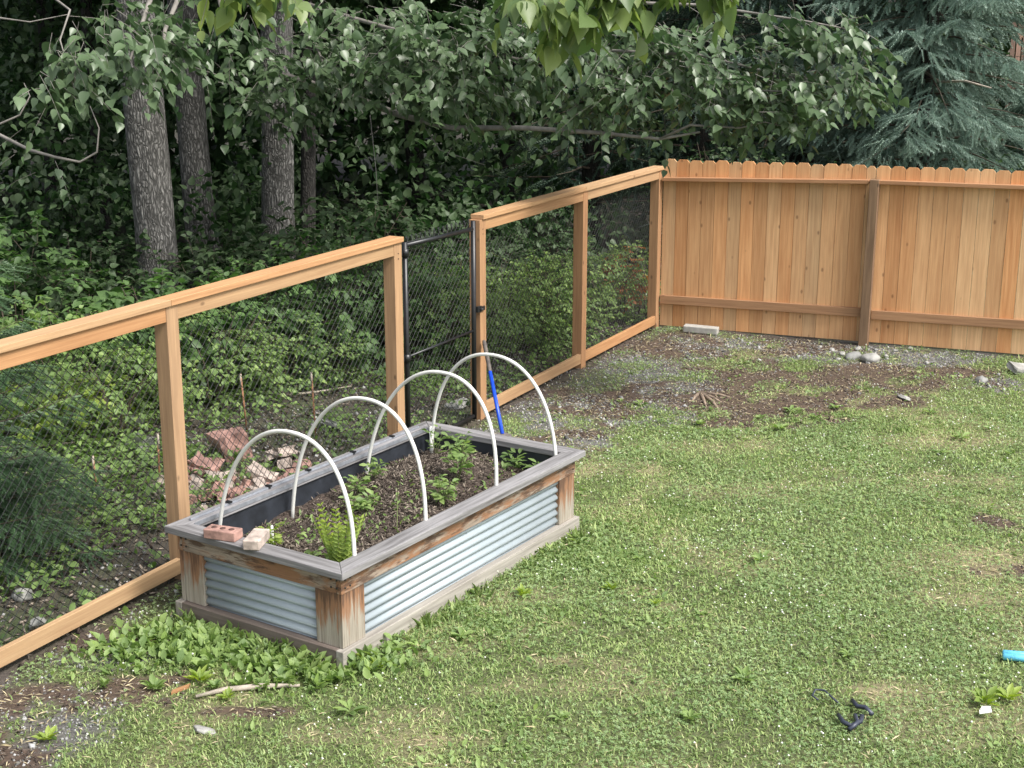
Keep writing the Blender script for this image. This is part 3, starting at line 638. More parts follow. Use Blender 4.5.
# hoops
for i, (a, u_, lab) in enumerate(((.25, 1.181, 'white pvc hoop over the near end of the bed, behind the two bricks'), (.88, 1.211, 'second white pvc hoop from the brick end of the bed'),
        (1.59, 1.212, 'third white pvc hoop from the brick end of the bed'), (2.32, 1.17, 'farthest white pvc hoop, at the gate end of the bed'))):
    pts = []; tilt = (.0, .02, .03, -.02)[i]
    base_h = .30
    for t in np.linspace(0, 1, 41):
        th = math.pi*t; bb = .65-((.10, .09, .11, .02)[i])*math.sin(th)+.525*math.copysign(abs(math.cos(th))**.92, math.cos(th))
        hh = base_h+(u_-base_h)*math.sin(th)**.80 if 0 < t < 1 else base_h
        pts.append(PB(a+tilt*math.sin(th)+.012*math.cos(th), bb, hh))
    mb = MB(); mb.tube(pts, .0118, 12)
    tag(mb.build('pvc_hoop', M['pvc'], org=PB(a, .65, .3)), lab, 'hoop', 'pvc hoops over the raised bed')
for a, b_, h0, h1, lab in ((2.27, 1.13, .3, .60, 'short white pvc stub standing inside the far left corner of the bed'), (.45, .92, .3, .50, 'tiny white plant marker in the soil behind the bricks')):
    mb = MB(); r_ = .013 if h1 > .55 else .008; mb.tube([PB(a, b_, h0), PB(a, b_, h1)], r_, 10); mb.tube([PB(a, b_, h1-.002), PB(a, b_, h1+.004)], r_*.8, 10); tag(mb.build('pipe_stub' if h1 > .55 else 'plant_marker', M['pvc'], org=PB(a, b_, h0)), lab, 'pipe' if h1 > .55 else 'marker')
# bricks on the rim
def rot2(v, ang): return Vector((v.x*math.cos(ang)-v.y*math.sin(ang), v.x*math.sin(ang)+v.y*math.cos(ang), 0))
def brick(c, ang, tiltd, lab, mt, holes=True):
    e_ = empty('brick', c, lab, 'brick', 'bricks on the corner of the bed'); lx, ly, lz = .20, .092, .056
    dx = rot2(DB, ang); dy = rot2(DA, ang); dx = dx+UP*tiltd
    mb = MB(); mb.board(c-dx*lx/2+UP*lz/2, c+dx*lx/2+UP*lz/2, dy*ly, UP*lz); o = mb.build('body', M[mt], e_, bevel=.006)
    if holes:
        for j in (-.055, 0, .055):
            mb = MB(); q = c+dx*j+UP*(lz+.001); mb.tube([q-UP*.002, q+UP*.0005], .017, 14); mb.build('core_hole', M['core'], e_)
brick(PB(.045, .90, PHT+.001), rad(14), 0, 'pink cored brick lying on the rim beside the first hoop', 'brick')
brick(PB(.075, .675, PHT+.001), rad(-64), .0, 'pale brick with mossy top lying askew on the rim', 'brick_pale', False)
# garden tool leaning by the gate
sh = empty('garden_tool', gp(500, 446), 'blue handled garden tool leaning against the gate post', 'tool')
b0 = gp(505, 450); topp = FL(3.90, .045, 0); hz = 0
d_ = ray(484, 341); # top touches the post face
den = NI.dot(d_); t_ = NI.dot(FL(3.93, .03, 0)-Vector((0, 0, CAMH)))/den; tp_ = d_*t_+Vector((0, 0, CAMH)); b0.z = gzf(b0.x, b0.y)+.02
ax_ = tp_-b0; mid = b0+ax_*.70
mb = MB(); mb.tube([b0+ax_*.12, mid], .016, 12); mb.build('shaft', M['blue'], sh)
mb = MB(); mb.tube([mid-ax_*.01, mid+ax_*.02, tp_-ax_*.03, tp_], [.0135, .0175, .0185, .0145], 12); mb.build('grip', M['grip'], sh)
mb = MB(); s_ = ax_.cross(UP).normalized(); mb.prism([b0+ax_*.14-s_*.012, b0+ax_*.11-s_*.07, b0+ax_*.0-s_*.06, b0-ax_*.02, b0+ax_*.0+s_*.06, b0+ax_*.11+s_*.07, b0+ax_*.14+s_*.012], NI*.004); mb.build('blade', M['grip'], sh)
# ------------------------------------------------------------------ stones, rubble, debris
def rock(name, c, r, m, lab, cat, group=None, seed=0, sub=2, boxy=0., parent=None):
    import bmesh
    bm = bmesh.new()
    if boxy:
        bmesh.ops.create_cube(bm, size=1.6); bmesh.ops.subdivide_edges(bm, edges=bm.edges[:], cuts=3, use_grid_fill=True)
    else: bmesh.ops.create_icosphere(bm, subdivisions=sub+1, radius=1)
    ang = seed*1.7; tx = Vector((math.sin(seed*3.1)*.35, math.cos(seed*2.3)*.35, 1)).normalized()
    qt = tx.to_track_quat('Z', 'Y')
    for v in bm.verts:
        p = v.co.copy(); nz = mnoise.noise(p*1.1+Vector((seed*5.1, seed*3.7, 0)))*.35+mnoise.noise(p*3+Vector((seed, 0, seed)))*.12
        p = p*(1+nz*((.45 if boxy < 1 else 1.3) if boxy else 1)); p = Vector((p.x*r[0], p.y*r[1], p.z*r[2])); p = Vector((p.x*math.cos(ang)-p.y*math.sin(ang), p.x*math.sin(ang)+p.y*math.cos(ang), p.z)); v.co = qt @ p
    me_ = bpy.data.meshes.new(name); bm.to_mesh(me_); bm.free(); me_.materials.append(m)
    if not boxy: me_.polygons.foreach_set('use_smooth', [seed % 2 == 0]*len(me_.polygons))
    o = bpy.data.objects.new(name, me_); link(o); o.location = c
    return tag(o, lab, cat, group)
def gpt(u, v, h=0): p = gp(u, v); p.z = gzf(p.x, p.y)+h; return p
rock('stone', gpt(870, 362, .03), (.095, .08, .06), M['stone'], 'largest pale rounded stone below the dark fence post', 'stone', 'stones below the fence post', 2)
rock('stone', gpt(853, 359, .025), (.09, .05, .045), M['stone_grey'], 'long grey stone just left of the largest pale stone', 'stone', 'stones below the fence post', 4)
for i, (u, v, r_) in enumerate(((842, 356, .04), (832, 351, .03), (886, 358, .035), (858, 350, .035), (838, 361, .025), (895, 352, .028), (820, 347, .025), (910, 350, .03))):
    rock('stone', gpt(u, v, r_*.4), (r_, r_*.8, r_*.6), M['stone'], 'small grey stone in the gravel under the board fence, '+('left of the dark post' if u < 850 else 'at the dark post' if u < 880 else 'right of the dark post'), 'stone', 'small stones under the board fence', 6+i)
rock('stone', gpt(981, 383, .03), (.06, .05, .045), M['stone_grey'], 'lone blue-grey stone on bare soil near the right edge', 'stone', None, 22)
rock('paving_slab', gpt(1022, 372, .03), (.16, .1, .035), M['stone'], 'flat pale slab at the right edge below the board fence', 'slab', None, 31, boxy=.5)
rock('stone', gpt(904, 400, .015), (.09, .05, .02), M['stone'], 'thin flat pale stone lying on the mulch patch', 'stone', None, 35)
mb = MB(); a_ = gpt(684, 333, .045); z_ = gpt(718, 336, .045); mb.board(a_, z_, Vector((.04, .12, 0)), UP*.07); tag(mb.build('concrete_block', M['concrete'], org=a_, bevel=.008), 'narrow grey concrete block lying in the fence corner', 'block')
# surface roots
mb = MB(); c_ = gpt(700, 392, .015)
for i, (u, v) in enumerate(((727, 404), (722, 414), (708, 410), (738, 398), (690, 402))):
    e_ = gpt(u, v, .0); m_ = (c_+e_)/2+UP*.008+Vector((.02*(i%2), .03*(i%3-1), 0)); mb.tube([c_-UP*.01, m_, e_-UP*.01], [.022, .015, .005], 7, wob=.4)
tag(mb.build('tree_roots', M['root'], org=c_), 'bleached exposed roots in the dark mulch patch', 'roots')
# stick and slab fragments near planter
mb = MB(); pts = [gpt(u, v, .02) for u, v in ((196, 700), (225, 694), (262, 690), (300, 689))]; mb.tube(pts, [.008, .014, .015, .007], 7, wob=.4); tag(mb.build('dead_branch', M['deadwood'], org=pts[0]), 'pale dead branch in the weeds before the raised bed', 'branch')
mb = MB(); a_ = gpt(172, 694, .012); z_ = gpt(190, 688, .015); mb.board(a_, z_, Vector((0, .03, 0)), UP*.015); tag(mb.build('wood_scrap', M['fir'], org=a_), 'short orange wood scrap in the weeds', 'wood scrap')
rock('stone', gpt(205, 730, .0), (.06, .04, .02), M['stone'], 'flat pale stone in the bare patch before the bed', 'stone', None, 41)
# litter on the lawn
mb = MB(); c_ = gpt(1014, 661, .03); d2 = Vector((.98, -.2, 0)); mb.tube([c_-d2*.06, c_-d2*.055, c_+d2*.15], [.012, .02, .022], 10); mb.tube([c_-d2*.05+Vector((0, .035, .004)), c_-d2*.045+Vector((0, .035, .004)), c_+d2*.15+Vector((0, .035, 0))], [.01, .018, .02], 10); tag(mb.build('plastic_toy', M['cyan'], org=c_), 'light blue plastic toy lying on the lawn at the right edge', 'toy')
def loop_tube(cs, r, n_=18): return [gpt(u, v, h) for u, v, h in cs]
for cs, lab in ((((818, 703, .03), (812, 700, .035), (815, 695, .04), (824, 696, .04), (833, 702, .03), (840, 706, .02)), 'thin dark rubber loop at the left of the scattered black strap pieces'),
        (((852, 705, .035), (857, 712, .04), (865, 713, .04), (872, 718, .03)), 'short twisted black strap piece, uppermost on the lawn'),
        (((838, 718, .03), (843, 727, .04), (851, 730, .035), (860, 727, .04), (862, 721, .035), (855, 719, .03), (857, 729, .045), (849, 733, .03)), 'coiled black strap piece lying lowest on the lawn')):
    pts = loop_tube(cs, 0); mb = MB(); rr = .005 if 'thin' in lab else .012; mb.tube(pts, rr, 7); tag(mb.build('rubber_strap', M['rubber'], org=pts[0]), lab, 'strap')
mb = MB(); c_ = gpt(984, 716, .03); mb.prism([c_+Vector(q) for q in ((-.03, -.02, 0), (.03, -.02, .01), (.035, .02, .02), (0, .035, .012), (-.02, .015, .0))], Vector((0, 0, .003))); tag(mb.build('paper_scrap', M['paper'], org=c_), 'white paper scrap beside the yellow weed on the lawn', 'litter')
# rubble heap behind the wire
cen = Vector((-2.42, 10.55, 0)); random.seed(11)
big = [((232, 450), (.16, .13, .15), 'brick', 'big pink masonry lump on top of the brick heap behind the wire', .10), ((262, 478), (.13, .09, .08), 'brick_pale', 'pale angular masonry chunk at the right of the brick heap', .06),
       ((282, 455), (.15, .08, .045), 'brick_pale', 'flat brown slab leaning at the back right of the brick heap', .08), ((205, 468), (.13, .10, .10), 'brick', 'rounded pink chunk left of the big masonry lump', .05), ((158, 482), (.11, .08, .06), 'brick_pale', 'pale block left of the fence post beside the heap', .04)]
for i, (uv, r_, mt, lab, h_) in enumerate(big): rock('masonry_chunk', gpt(uv[0], uv[1]+8, h_), r_, M[mt], lab, 'masonry', 'rubble heap behind the wire fence', 50+i, boxy=1)
spots = [(195, 490), (215, 492), (228, 488), (243, 490), (205, 502), (222, 506), (238, 503), (252, 497), (190, 505), (200, 516), (218, 518), (160, 492), (150, 488), (250, 480), (275, 485), (292, 478), (212, 482), (245, 508), (170, 500), (302, 472), (185, 478), (232, 515), (264, 492), (285, 470), (198, 480)]
spots += [(random.gauss(225, 32), random.gauss(492, 12)) for _ in range(26)]
for i, (u, v) in enumerate(spots):
    r_ = random.uniform(.045, .08); rock('broken_brick', gpt(u, v, r_*.5+random.random()*.03), (r_*1.1, r_*.75, r_*.6), M['brick' if random.random() < .62 else 'brick_pale'], 'small broken brick in the rubble heap, '+('left of the fence post' if u < 178 else 'between the fence post and the first hoop' if u < 222 else 'inside the arch of the first hoop' if u < 268 else 'at the right end of the heap'), 'brick', 'broken bricks in the rubble heap', 70+i, boxy=.4)
for i, (u, v, r_, lab) in enumerate(((125, 425, (.20, .11, .06), 'low grey rock behind the wire, left of the near post'), (140, 447, (.18, .10, .05), 'flat grey rock behind the wire, nearer than its neighbour'), (335, 428, (.16, .13, .03), 'flat grey paving piece behind the wire right of the stakes'), (458, 408, (.12, .08, .03), 'pale flat stone on the ground beyond the gate'), (24, 600, (.07, .05, .04), 'pale stone behind the bottom rail at the left edge'), (38, 628, (.06, .05, .03), 'small cream stone beneath the wire at the left edge'))):
    rock('stone', gpt(u, v, .03), r_, M['stone_grey' if i < 3 else 'stone'], lab, 'stone', None, 110+i, boxy=.3 if i < 3 else 0)
for u, v, hh, lab in ((247, 432, .50, 'rusty thin stake standing behind the wire above the brick heap'), (316, 440, .58, 'rusty thin stake standing behind the wire right of the heap'), (160, 487, .42, 'short rusty stake hidden just left of the near fence post'), (97, 492, .28, 'short leaning rusty stake behind the wire at the far left')):
    p = gpt(u, v); mb = MB(); q = p+Vector((random.uniform(-.03, .03), 0, hh)); mb.tube([p, q], .008, 6); e_ = mb.build('metal_stake', M['rust'], org=p); tag(e_, lab, 'stake', 'rusty stakes behind the wire')
    mb = MB(); mb.tube([q-UP*.12, q], .0092, 6); mb.build('pale_tip', M['deadwood'], e_)
for pts, lab in ((((290, 400), (320, 396), (352, 390)), 'pale stick lying on the ground behind the wire near the gate'), (((0, 452), (40, 450), (75, 446)), 'thin pale stick low behind the wire at the far left')):
    q = [gpt(u, v, .04) for u, v in pts]; mb = MB(); mb.tube(q, [.012, .010, .006], 6, wob=.3); tag(mb.build('fallen_stick', M['deadwood'], org=q[0]), lab, 'stick')
# ------------------------------------------------------------------ woodland floor plants (stuff)
n0 = 230000; x = rnd(n0, -9, 2.2); y = rnd(n0, 5.5, 19); o_ = outside(x, y); k = (o_ > .08) & (o_ < 6) & inview(x, y, pad=60)
x, y, o_ = x[k], y[k], o_[k]; dn = np.clip((fbm(x, y, .6, 301)-.38)*5, .10, 1)*np.clip(.45+o_/4, 0, 1)
k = rnd(len(x)) < dn*.62; x, y = x[k], y[k]; n_ = len(x)
dd = rdir(n_); dd[:, 2] = rnd(n_, -.2, .6); nrm = np.array([[0, 0, 1.]])+RG.normal(size=(n_, 3))*.4
V, T, ti = inst(LEAFL[0]*np.array([1.3, 1, 1]), LEAFL[1], np.stack([x, y, gz(x, y)+rnd(n_, .01, .13)], 1), frames(dd, nrm), rnd(n_, .03, .075), rnd(n_)*.9)
tag(npmesh('ground_cover', V, T, ti, M['bramble']), 'low leafy ground cover on the woodland floor behind the wire', 'ground cover', kind='stuff')
n0 = 60000; x = rnd(n0, -8, 2.2); y = rnd(n0, 5.5, 16.5); o_ = outside(x, y); k = (o_ > -.02) & (o_ < 4.5) & inview(x, y, pad=60) & (fbm(x, y, .4, 77) > .38)
x, y = x[k], y[k]; chips('forest_litter', x, y, gz(x, y)+.008, 'brown twigs and dead leaves on the woodland floor', .02, .075)
n0 = 30000; x = rnd(n0, -8, 2.4); y = rnd(n0, 5.5, 17); o_ = outside(x, y); k = (o_ > .03) & (o_ < 3) & inview(x, y, pad=60) & (fbm(x, y, .5, 47) > .50); x, y = x[k], y[k]; n_ = len(x)
s = rnd(n_, .006, .02); V, T, ti = inst(oc, ocT, np.stack([x, y, gz(x, y)+s*.3], 1), frames(rdir(n_), rdir(n_)), s[:, None]*RG.uniform(.6, 1.3, (n_, 3)), rnd(n_)**1.5)
tag(npmesh('pebbles', V, T, ti, M['gravel']), 'grey pebbles and grit on the ground behind the wire', 'pebbles', kind='stuff')
# ------------------------------------------------------------------ shrubs
def shrub(name, c, r, h, nt, size, mt, lab, cat='shrub', group=None, nl=8, tint=(0, 1), tw=.28, stems=6, tmpl=None, droop=.5, hang=.5, low=0.05, woods=True):
    c = Vector(c); woods = woods and outside(c.x, c.y) < 3.2; e_ = empty(name, c, lab, cat, group); f = FOL(); sm = MB()
    tips = []
    for i in range(stems):
        a = i*2.4+random.random(); rr = r*random.uniform(.35, .85); tp = c+Vector((math.cos(a)*rr, math.sin(a)*rr, h*random.uniform(.65, 1)))
        md = c+Vector((math.cos(a)*rr*.35, math.sin(a)*rr*.35, h*.45)); sm.tube([c+Vector((math.cos(a)*.03, math.sin(a)*.03, 0)), md, tp], [.010, .007, .003], 5, cap=False); tips.append((c, md, tp))
    for i in range(nt):
        a = random.random()*6.283; rr = r*random.random()**.5; z = h*(low+(1-low)*random.random()**.8)*(1-.35*(rr/r)**2); p = (c.x+math.cos(a)*rr, c.y+math.sin(a)*rr, c.z+z)
        if woods and outside(p[0], p[1]) < .35: continue
        f.twig(p, (math.cos(a)*rr/r+random.gauss(0, .4), math.sin(a)*rr/r+random.gauss(0, .4), random.uniform(-.1, .7)), tw*random.uniform(.6, 1.3), nl, size, droop=droop, tint=tint, hang=hang, thick=.002)
    sm.v += []; base_ = len(sm.v)
    sm.v += f.tw.v; sm.f += [tuple(i+base_ for i in q) for q in f.tw.f]; sm.g += f.tw.g; sm.t += f.tw.t; sm.sm += f.tw.sm
    sm.build('stems', M['twig_dark'], e_); f.leaves('foliage', M[mt], e_, tmpl, keep=(lambda x, y: outside(x, y) > .2) if woods else None); return e_
def gw(u, v):
    p = gp(u, v); p.z = gzf(p.x, p.y); return p
SH = [ # (u,v ground), radius, height, twigs, leaf, material, label
 ((165, 392), .62, 1.0, 230, .115, 'shrubleaf', 'broad leaved green shrub at the foot of the biggest trunk'),
 ((250, 372), .72, 1.0, 280, .09, 'shrubleaf', 'broad leaved green shrub between the two grey trunks and the fence rail'),
 ((320, 366), .75, 1.20, 300, .08, 'shrubleaf', 'leafy green shrub behind the wire left of the gate post'),
 ((392, 356), .75, 1.15, 300, .075, 'shrubleaf', 'leafy green shrub seen just behind the gate post'),
 ((60, 420), .70, 1.0, 300, .065, 'bramble', 'low bright green bramble behind the wire at the far left'),
 ((118, 440), .50, .75, 200, .055, 'bramble', 'small bramble behind the wire just left of the near post'),
 ((215, 405), .55, .85, 220, .055, 'bramble', 'small leafy bramble right of the near post'),
 ((290, 385), .55, .70, 190, .05, 'bramble', 'low bramble behind the rusty stakes'),
 ((445, 356), .6, .95, 300, .055, 'bramble', 'bramble seen through the gate'),
 ((505, 350), .6, .92, 290, .055, 'bramble', 'bramble behind the wire right of the gate'),
 ((548, 338), .6, .92, 290, .055, 'bramble', 'bramble left of the middle fence post'),
 ((600, 324), .6, .85, 290, .05, 'bramble', 'bramble right of the middle fence post'),
 ((645, 314), .5, .8, 260, .05, 'bramble', 'bramble in the wire fence corner'),
 ((20, 380), .85, 1.55, 300, .09, 'shrubleaf', 'tall dim shrub left of the biggest trunk'),
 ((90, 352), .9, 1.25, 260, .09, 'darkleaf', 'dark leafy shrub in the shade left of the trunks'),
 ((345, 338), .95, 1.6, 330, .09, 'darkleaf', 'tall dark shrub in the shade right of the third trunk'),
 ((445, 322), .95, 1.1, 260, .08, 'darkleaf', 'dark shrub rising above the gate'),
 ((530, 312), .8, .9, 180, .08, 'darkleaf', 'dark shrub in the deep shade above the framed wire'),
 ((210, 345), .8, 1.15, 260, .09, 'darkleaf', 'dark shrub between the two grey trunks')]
random.seed(21)
for uv, r, h, nt_, lf, mt, lab in SH: shrub('bush' if mt != 'bramble' else 'bramble', gw(*uv), r, h, nt_, lf, mt, lab, 'shrub' if mt != 'bramble' else 'bramble', 'bushes behind the wire fence')
shrub('yellow_green_plant', gw(70, 436), .42, .50, 90, .075, 'yellowleaf', 'yellow-green leafy plant behind the wire at the far left', 'plant', nl=6, tw=.2)
shrub('red_leaved_plant', Vector((1.25, 15.35, gzf(1.25, 15.35))), .14, .85, 44, .06, 'redleaf', 'upright plant with orange-red leaves behind the wire corner', 'plant', nl=6, tw=.15, stems=3, low=.4, woods=False)
shrub('red_leaved_plant', Vector((1.42, 15.42, gzf(1.42, 15.42))), .22, .5, 40, .05, 'redleaf', 'low reddish leafy plant beside the corner post behind the wire', 'plant', nl=6, tw=.2, stems=3, low=.5, woods=False)
# ------------------------------------------------------------------ trees
def tree(name, base, r0, r1, H, lab, limbs, fol, bk='bark', leaf='cotton', lean=(0, 0), cat='tree', group=None, tmpl=None):
    base = Vector(base); e_ = empty(name, base, lab, cat, group); mb = MB(); pts = []; rs = []
    for i in range(13):
        t = i/12; pts.append(base+Vector((lean[0]*t*H+.05*math.sin(t*7+base.x*3), lean[1]*t*H+.05*math.cos(t*5+base.x), H*t-.15))); rs.append((r0*(1-t)+r1*t)*(1+.35*math.exp(-t*H/.35)))
    mb.tube(pts, rs, 22, wob=.14); mb.build('trunk', M[bk], e_)
    lm = MB()
    for pth, ra in limbs: lm.tube(pth, [ra*(1-.8*i/(len(pth)-1)) for i in range(len(pth))], 8, wob=.2)
    if fol:
        b_ = len(lm.v); lm.v += fol.tw.v; lm.f += [tuple(i+b_ for i in q) for q in fol.tw.f]; lm.g += fol.tw.g; lm.t += fol.tw.t; lm.sm += fol.tw.sm
    if lm.v: lm.build('branches', M['twig' if bk == 'bark' else 'twig_dark'], e_)
    if fol and fol.P: fol.leaves('crown', M[leaf], e_, tmpl)
    return e_
def high_crown(f, c, r, n, size):
    c = np.array(c); v = rdir(n)*RG.random((n, 1))**.45*np.array(r)
    f.P.append(c+v); dd = rdir(n); dd[:, 2] -= .5; f.D.append(dd); f.N.append(np.array([0, 0, 1.])+RG.normal(size=(n, 3))*.5); f.S.append(size*RG.uniform(.6, 1.2, n)); f.T.append(rnd(n, 0, .8))
def wood_pt(u, Yd): # a point on the forest floor: picture column at a given distance
    x_ = (u-512)/F*(Yd*math.cos(PITCH)+(CAMH)*math.sin(PITCH)); return Vector((x_, Yd, gzf(x_, Yd)))
np_ = lambda v: np.array(v)
T1 = wood_pt(160, 14.4); T2 = wood_pt(204, 16.3); T3 = wood_pt(284, 15.6)
def along(a, b_, n, sag=.0): return [Vector(a).lerp(Vector(b_), t)+UP*(-sag*4*t*(1-t)) for t in np.linspace(0, 1, n)]
# biggest trunk: leaves hanging before it, top left
f = FOL(); random.seed(5)
def sprays(f, poly, nt_, ln, nl, size, spread=.25, **k):
    poly = [Vector(p) for p in poly]
    for _ in range(nt_):
        i = random.randrange(len(poly)-1); t = random.random(); p = poly[i].lerp(poly[i+1], t)+Vector((random.gauss(0, spread), random.gauss(0, spread), random.gauss(0, spread*.55)))
        d = (poly[i+1]-poly[i]).normalized()*.5+Vector((random.gauss(0, .7), random.gauss(0, .7), random.gauss(-.25, .35)))
        f.twig(p, d, ln*random.uniform(.6, 1.3), nl, size, **k)
lim = []
l1 = [T1+Vector((0, 0, 4.4)), at(170, -60, 13.0), at(150, 0, 12.2), at(130, 60, 11.8)]; lim.append((l1, .05))
l2 = [T1+Vector((0, 0, 4.1)), at(190, -30, 13.2), at(165, 30, 12.6), at(160, 80, 12.4)]; lim.append((l2, .04))
sprays(f, [at(110, 5, 12), at(190, 15, 12.3)], 34, .45, 8, .12, .28); sprays(f, [at(150, 20, 12.2), at(168, 75, 12.4)], 30, .4, 8, .12, .17)
high_crown(f, T1+Vector((-.2, .6, 8.2)), (3.4, 3.2, 3.0), 5200, .26)
tree('cottonwood', T1, .225, .15, 8.5, 'thickest grey trunk, ridged bark, leftmost of the big trees behind the rail', lim, f, lean=(.004, 0))
f = FOL(); l1 = [T2+Vector((0, 0, 4.2)), at(215, -20, 15), at(225, 30, 14.4)]; sprays(f, [at(205, 0, 14.6), at(250, 60, 14.5)], 26, .45, 8, .12, .3); high_crown(f, T2+Vector((-.3, 1.6, 8.0)), (3.2, 3.0, 2.8), 4200, .26)
tree('cottonwood', T2, .19, .12, 8.5, 'grey trunk standing close behind the thickest trunk', [(l1, .04)], f)
# third trunk: the long limbs over the yard fence
f = FOL(); lim = []
main = [T3+Vector((0, 0, 2.75)), at(340, 92, 14.6), at(400, 115, 13.6), at(450, 128, 12.9), at(525, 128, 12.3), at(600, 133, 11.9), at(660, 139, 11.6), at(700, 132, 11.4)]; lim.append((main, .042))
up1 = [T3+Vector((0, 0, 3.6)), at(360, 20, 14), at(430, 40, 13.2), at(520, 60, 12.5), at(600, 50, 12), at(700, 55, 11.6), at(780, 75, 11.3), at(850, 85, 11)]; lim.append((up1, .026))
up2 = [T3+Vector((0, 0, 4.0)), at(350, -30, 13.4), at(430, -20, 12.6), at(560, 0, 12.0), at(700, 5, 11.5), at(800, 20, 11.1), at(852, 30, 10.9)]; lim.append((up2, .026))
up3 = [T3+Vector((0, 0, 3.9)), at(290, -10, 14.3), at(310, 30, 13.6), at(330, 80, 13.2)]; lim.append((up3, .035))
tw1 = [at(660, 139, 11.6), at(690, 125, 11.4), at(740, 128, 11.2), at(765, 122, 11.1), at(790, 128, 11.0)]; lim.append((tw1, .012))
tw2 = [at(410, 105, 13.5), at(440, 150, 13.0), at(485, 165, 12.6)]; lim.append((tw2, .008)); tw3 = [at(370, 115, 13.5), at(376, 170, 13.3), at(378, 205, 13.2)]; lim.append((tw3, .006))
tw4 = [at(700, 60, 11.6), at(720, 80, 11.4), at(745, 90, 11.3), at(800, 92, 11.1)]; lim.append((tw4, .02))
sprays(f, [at(250, 60, 14), at(330, 70, 13.6)], 60, .42, 8, .115, .26)
sprays(f, [at(255, 95, 14), at(310, 100, 13.6)], 26, .38, 8, .115, .16)
sprays(f, [at(320, 20, 13.4), at(430, 30, 12.8), at(520, 20, 12.3)], 120, .42, 8, .11, .30)
sprays(f, [at(340, 75, 13.2), at(420, 80, 12.9), at(480, 85, 12.4)], 62, .4, 8, .11, .22)
sprays(f, [at(330, 50, 13.4), at(450, 60, 12.8), at(560, 70, 12.2)], 90, .4, 9, .10, .26, hang=1.0)
sprays(f, [at(560, 60, 12.1), at(680, 80, 11.6), at(760, 90, 11.3)], 60, .36, 9, .10, .2, hang=1.0)
sprays(f, [at(540, 30, 12.2), at(640, 40, 11.8), at(760, 35, 11.3)], 130, .4, 8, .105, .28)
sprays(f, [at(560, 85, 12.2), at(600, 100, 11.9), at(640, 80, 11.7)], 44, .36, 8, .10, .16)
sprays(f, [at(660, 60, 11.6), at(760, 85, 11.2), at(820, 80, 11.1)], 90, .38, 8, .105, .22)
sprays(f, [at(690, 98, 11.3), at(750, 108, 11.2), at(790, 112, 11.1)], 24, .3, 7, .09, .13)
sprays(f, [at(790, 15, 11.0), at(845, 35, 10.9), at(852, 65, 10.9)], 44, .32, 8, .105, .15)
sprays(f, [at(838, 80, 10.9), at(860, 98, 10.9)], 12, .24, 7, .10, .1)
sprays(f, [at(445, 118, 12.9), at(455, 148, 12.8)], 6, .25, 5, .09, .08, tint=(.5, 1))
sprays(f, [at(590, 128, 12), at(680, 126, 11.6)], 7, .15, 5, .06, .05, tint=(.7, 1))
high_crown(f, T3+Vector((.4, .6, 8.0)), (3.4, 3.2, 2.8), 5200, .26)
tree('cottonwood', T3, .20, .13, 8.5, 'grey trunk whose long leafy limbs reach right over the wire fence', lim, f)
# darker trees behind
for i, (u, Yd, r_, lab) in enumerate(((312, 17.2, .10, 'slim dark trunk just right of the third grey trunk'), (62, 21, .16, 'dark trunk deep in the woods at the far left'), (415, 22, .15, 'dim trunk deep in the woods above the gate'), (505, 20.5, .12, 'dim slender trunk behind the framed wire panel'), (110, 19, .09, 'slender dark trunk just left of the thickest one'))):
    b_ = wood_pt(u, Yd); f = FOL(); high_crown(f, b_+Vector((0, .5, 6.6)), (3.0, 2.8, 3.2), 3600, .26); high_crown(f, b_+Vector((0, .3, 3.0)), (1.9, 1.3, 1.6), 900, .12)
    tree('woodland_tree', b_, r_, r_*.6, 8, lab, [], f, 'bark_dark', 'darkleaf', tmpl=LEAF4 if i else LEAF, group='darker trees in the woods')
# tree off the left side whose bare twigs enter the picture
f = FOL(); bT = Vector((-5.3, 10.4, gzf(-5.3, 10.4))); lim = []
lim.append(([bT+UP*2.6, at(-60, 118, 9.8), at(0, 135, 9.5), at(30, 150, 9.4), at(55, 157, 9.3), at(80, 162, 9.3), at(97, 152, 9.25), at(99, 128, 9.2), at(90, 106, 9.2)], .016))
lim.append(([bT+UP*2.6, at(-50, 128, 9.8), at(0, 124, 9.6), at(20, 115, 9.6), at(30, 96, 9.6), at(24, 83, 9.6)], .011))
lim.append(([bT+UP*3.0, at(-60, 0, 10), at(0, 18, 9.6), at(30, 22, 9.6), at(70, 14, 9.5)], .012))
lim.append(([bT+UP*3.2, at(-40, -40, 10), at(30, -20, 9.8), at(70, 10, 9.4), at(60, 40, 9.3), at(75, 90, 9.2)], .014))
sprays(f, [at(75, 10, 9.4), at(62, 60, 9.3), at(75, 90, 9.2)], 20, .28, 7, .10, .12); sprays(f, [at(45, 50, 9.3), at(90, 60, 9.3)], 10, .25, 7, .10, .08); sprays(f, [at(95, 12, 9.4), at(120, 40, 9.4), at(130, 62, 9.4)], 16, .28, 7, .10, .12)
sprays(f, [at(20, 130, 9.8), at(0, 190, 9.9)], 8, .3, 7, .08, .2)
high_crown(f, bT+Vector((-.6, .8, 6.4)), (2.4, 2.4, 2.0), 2600, .2)
tree('cottonwood', bT, .15, .1, 7, 'tree off to the left whose bare curling twigs hang over the fence', lim, f)
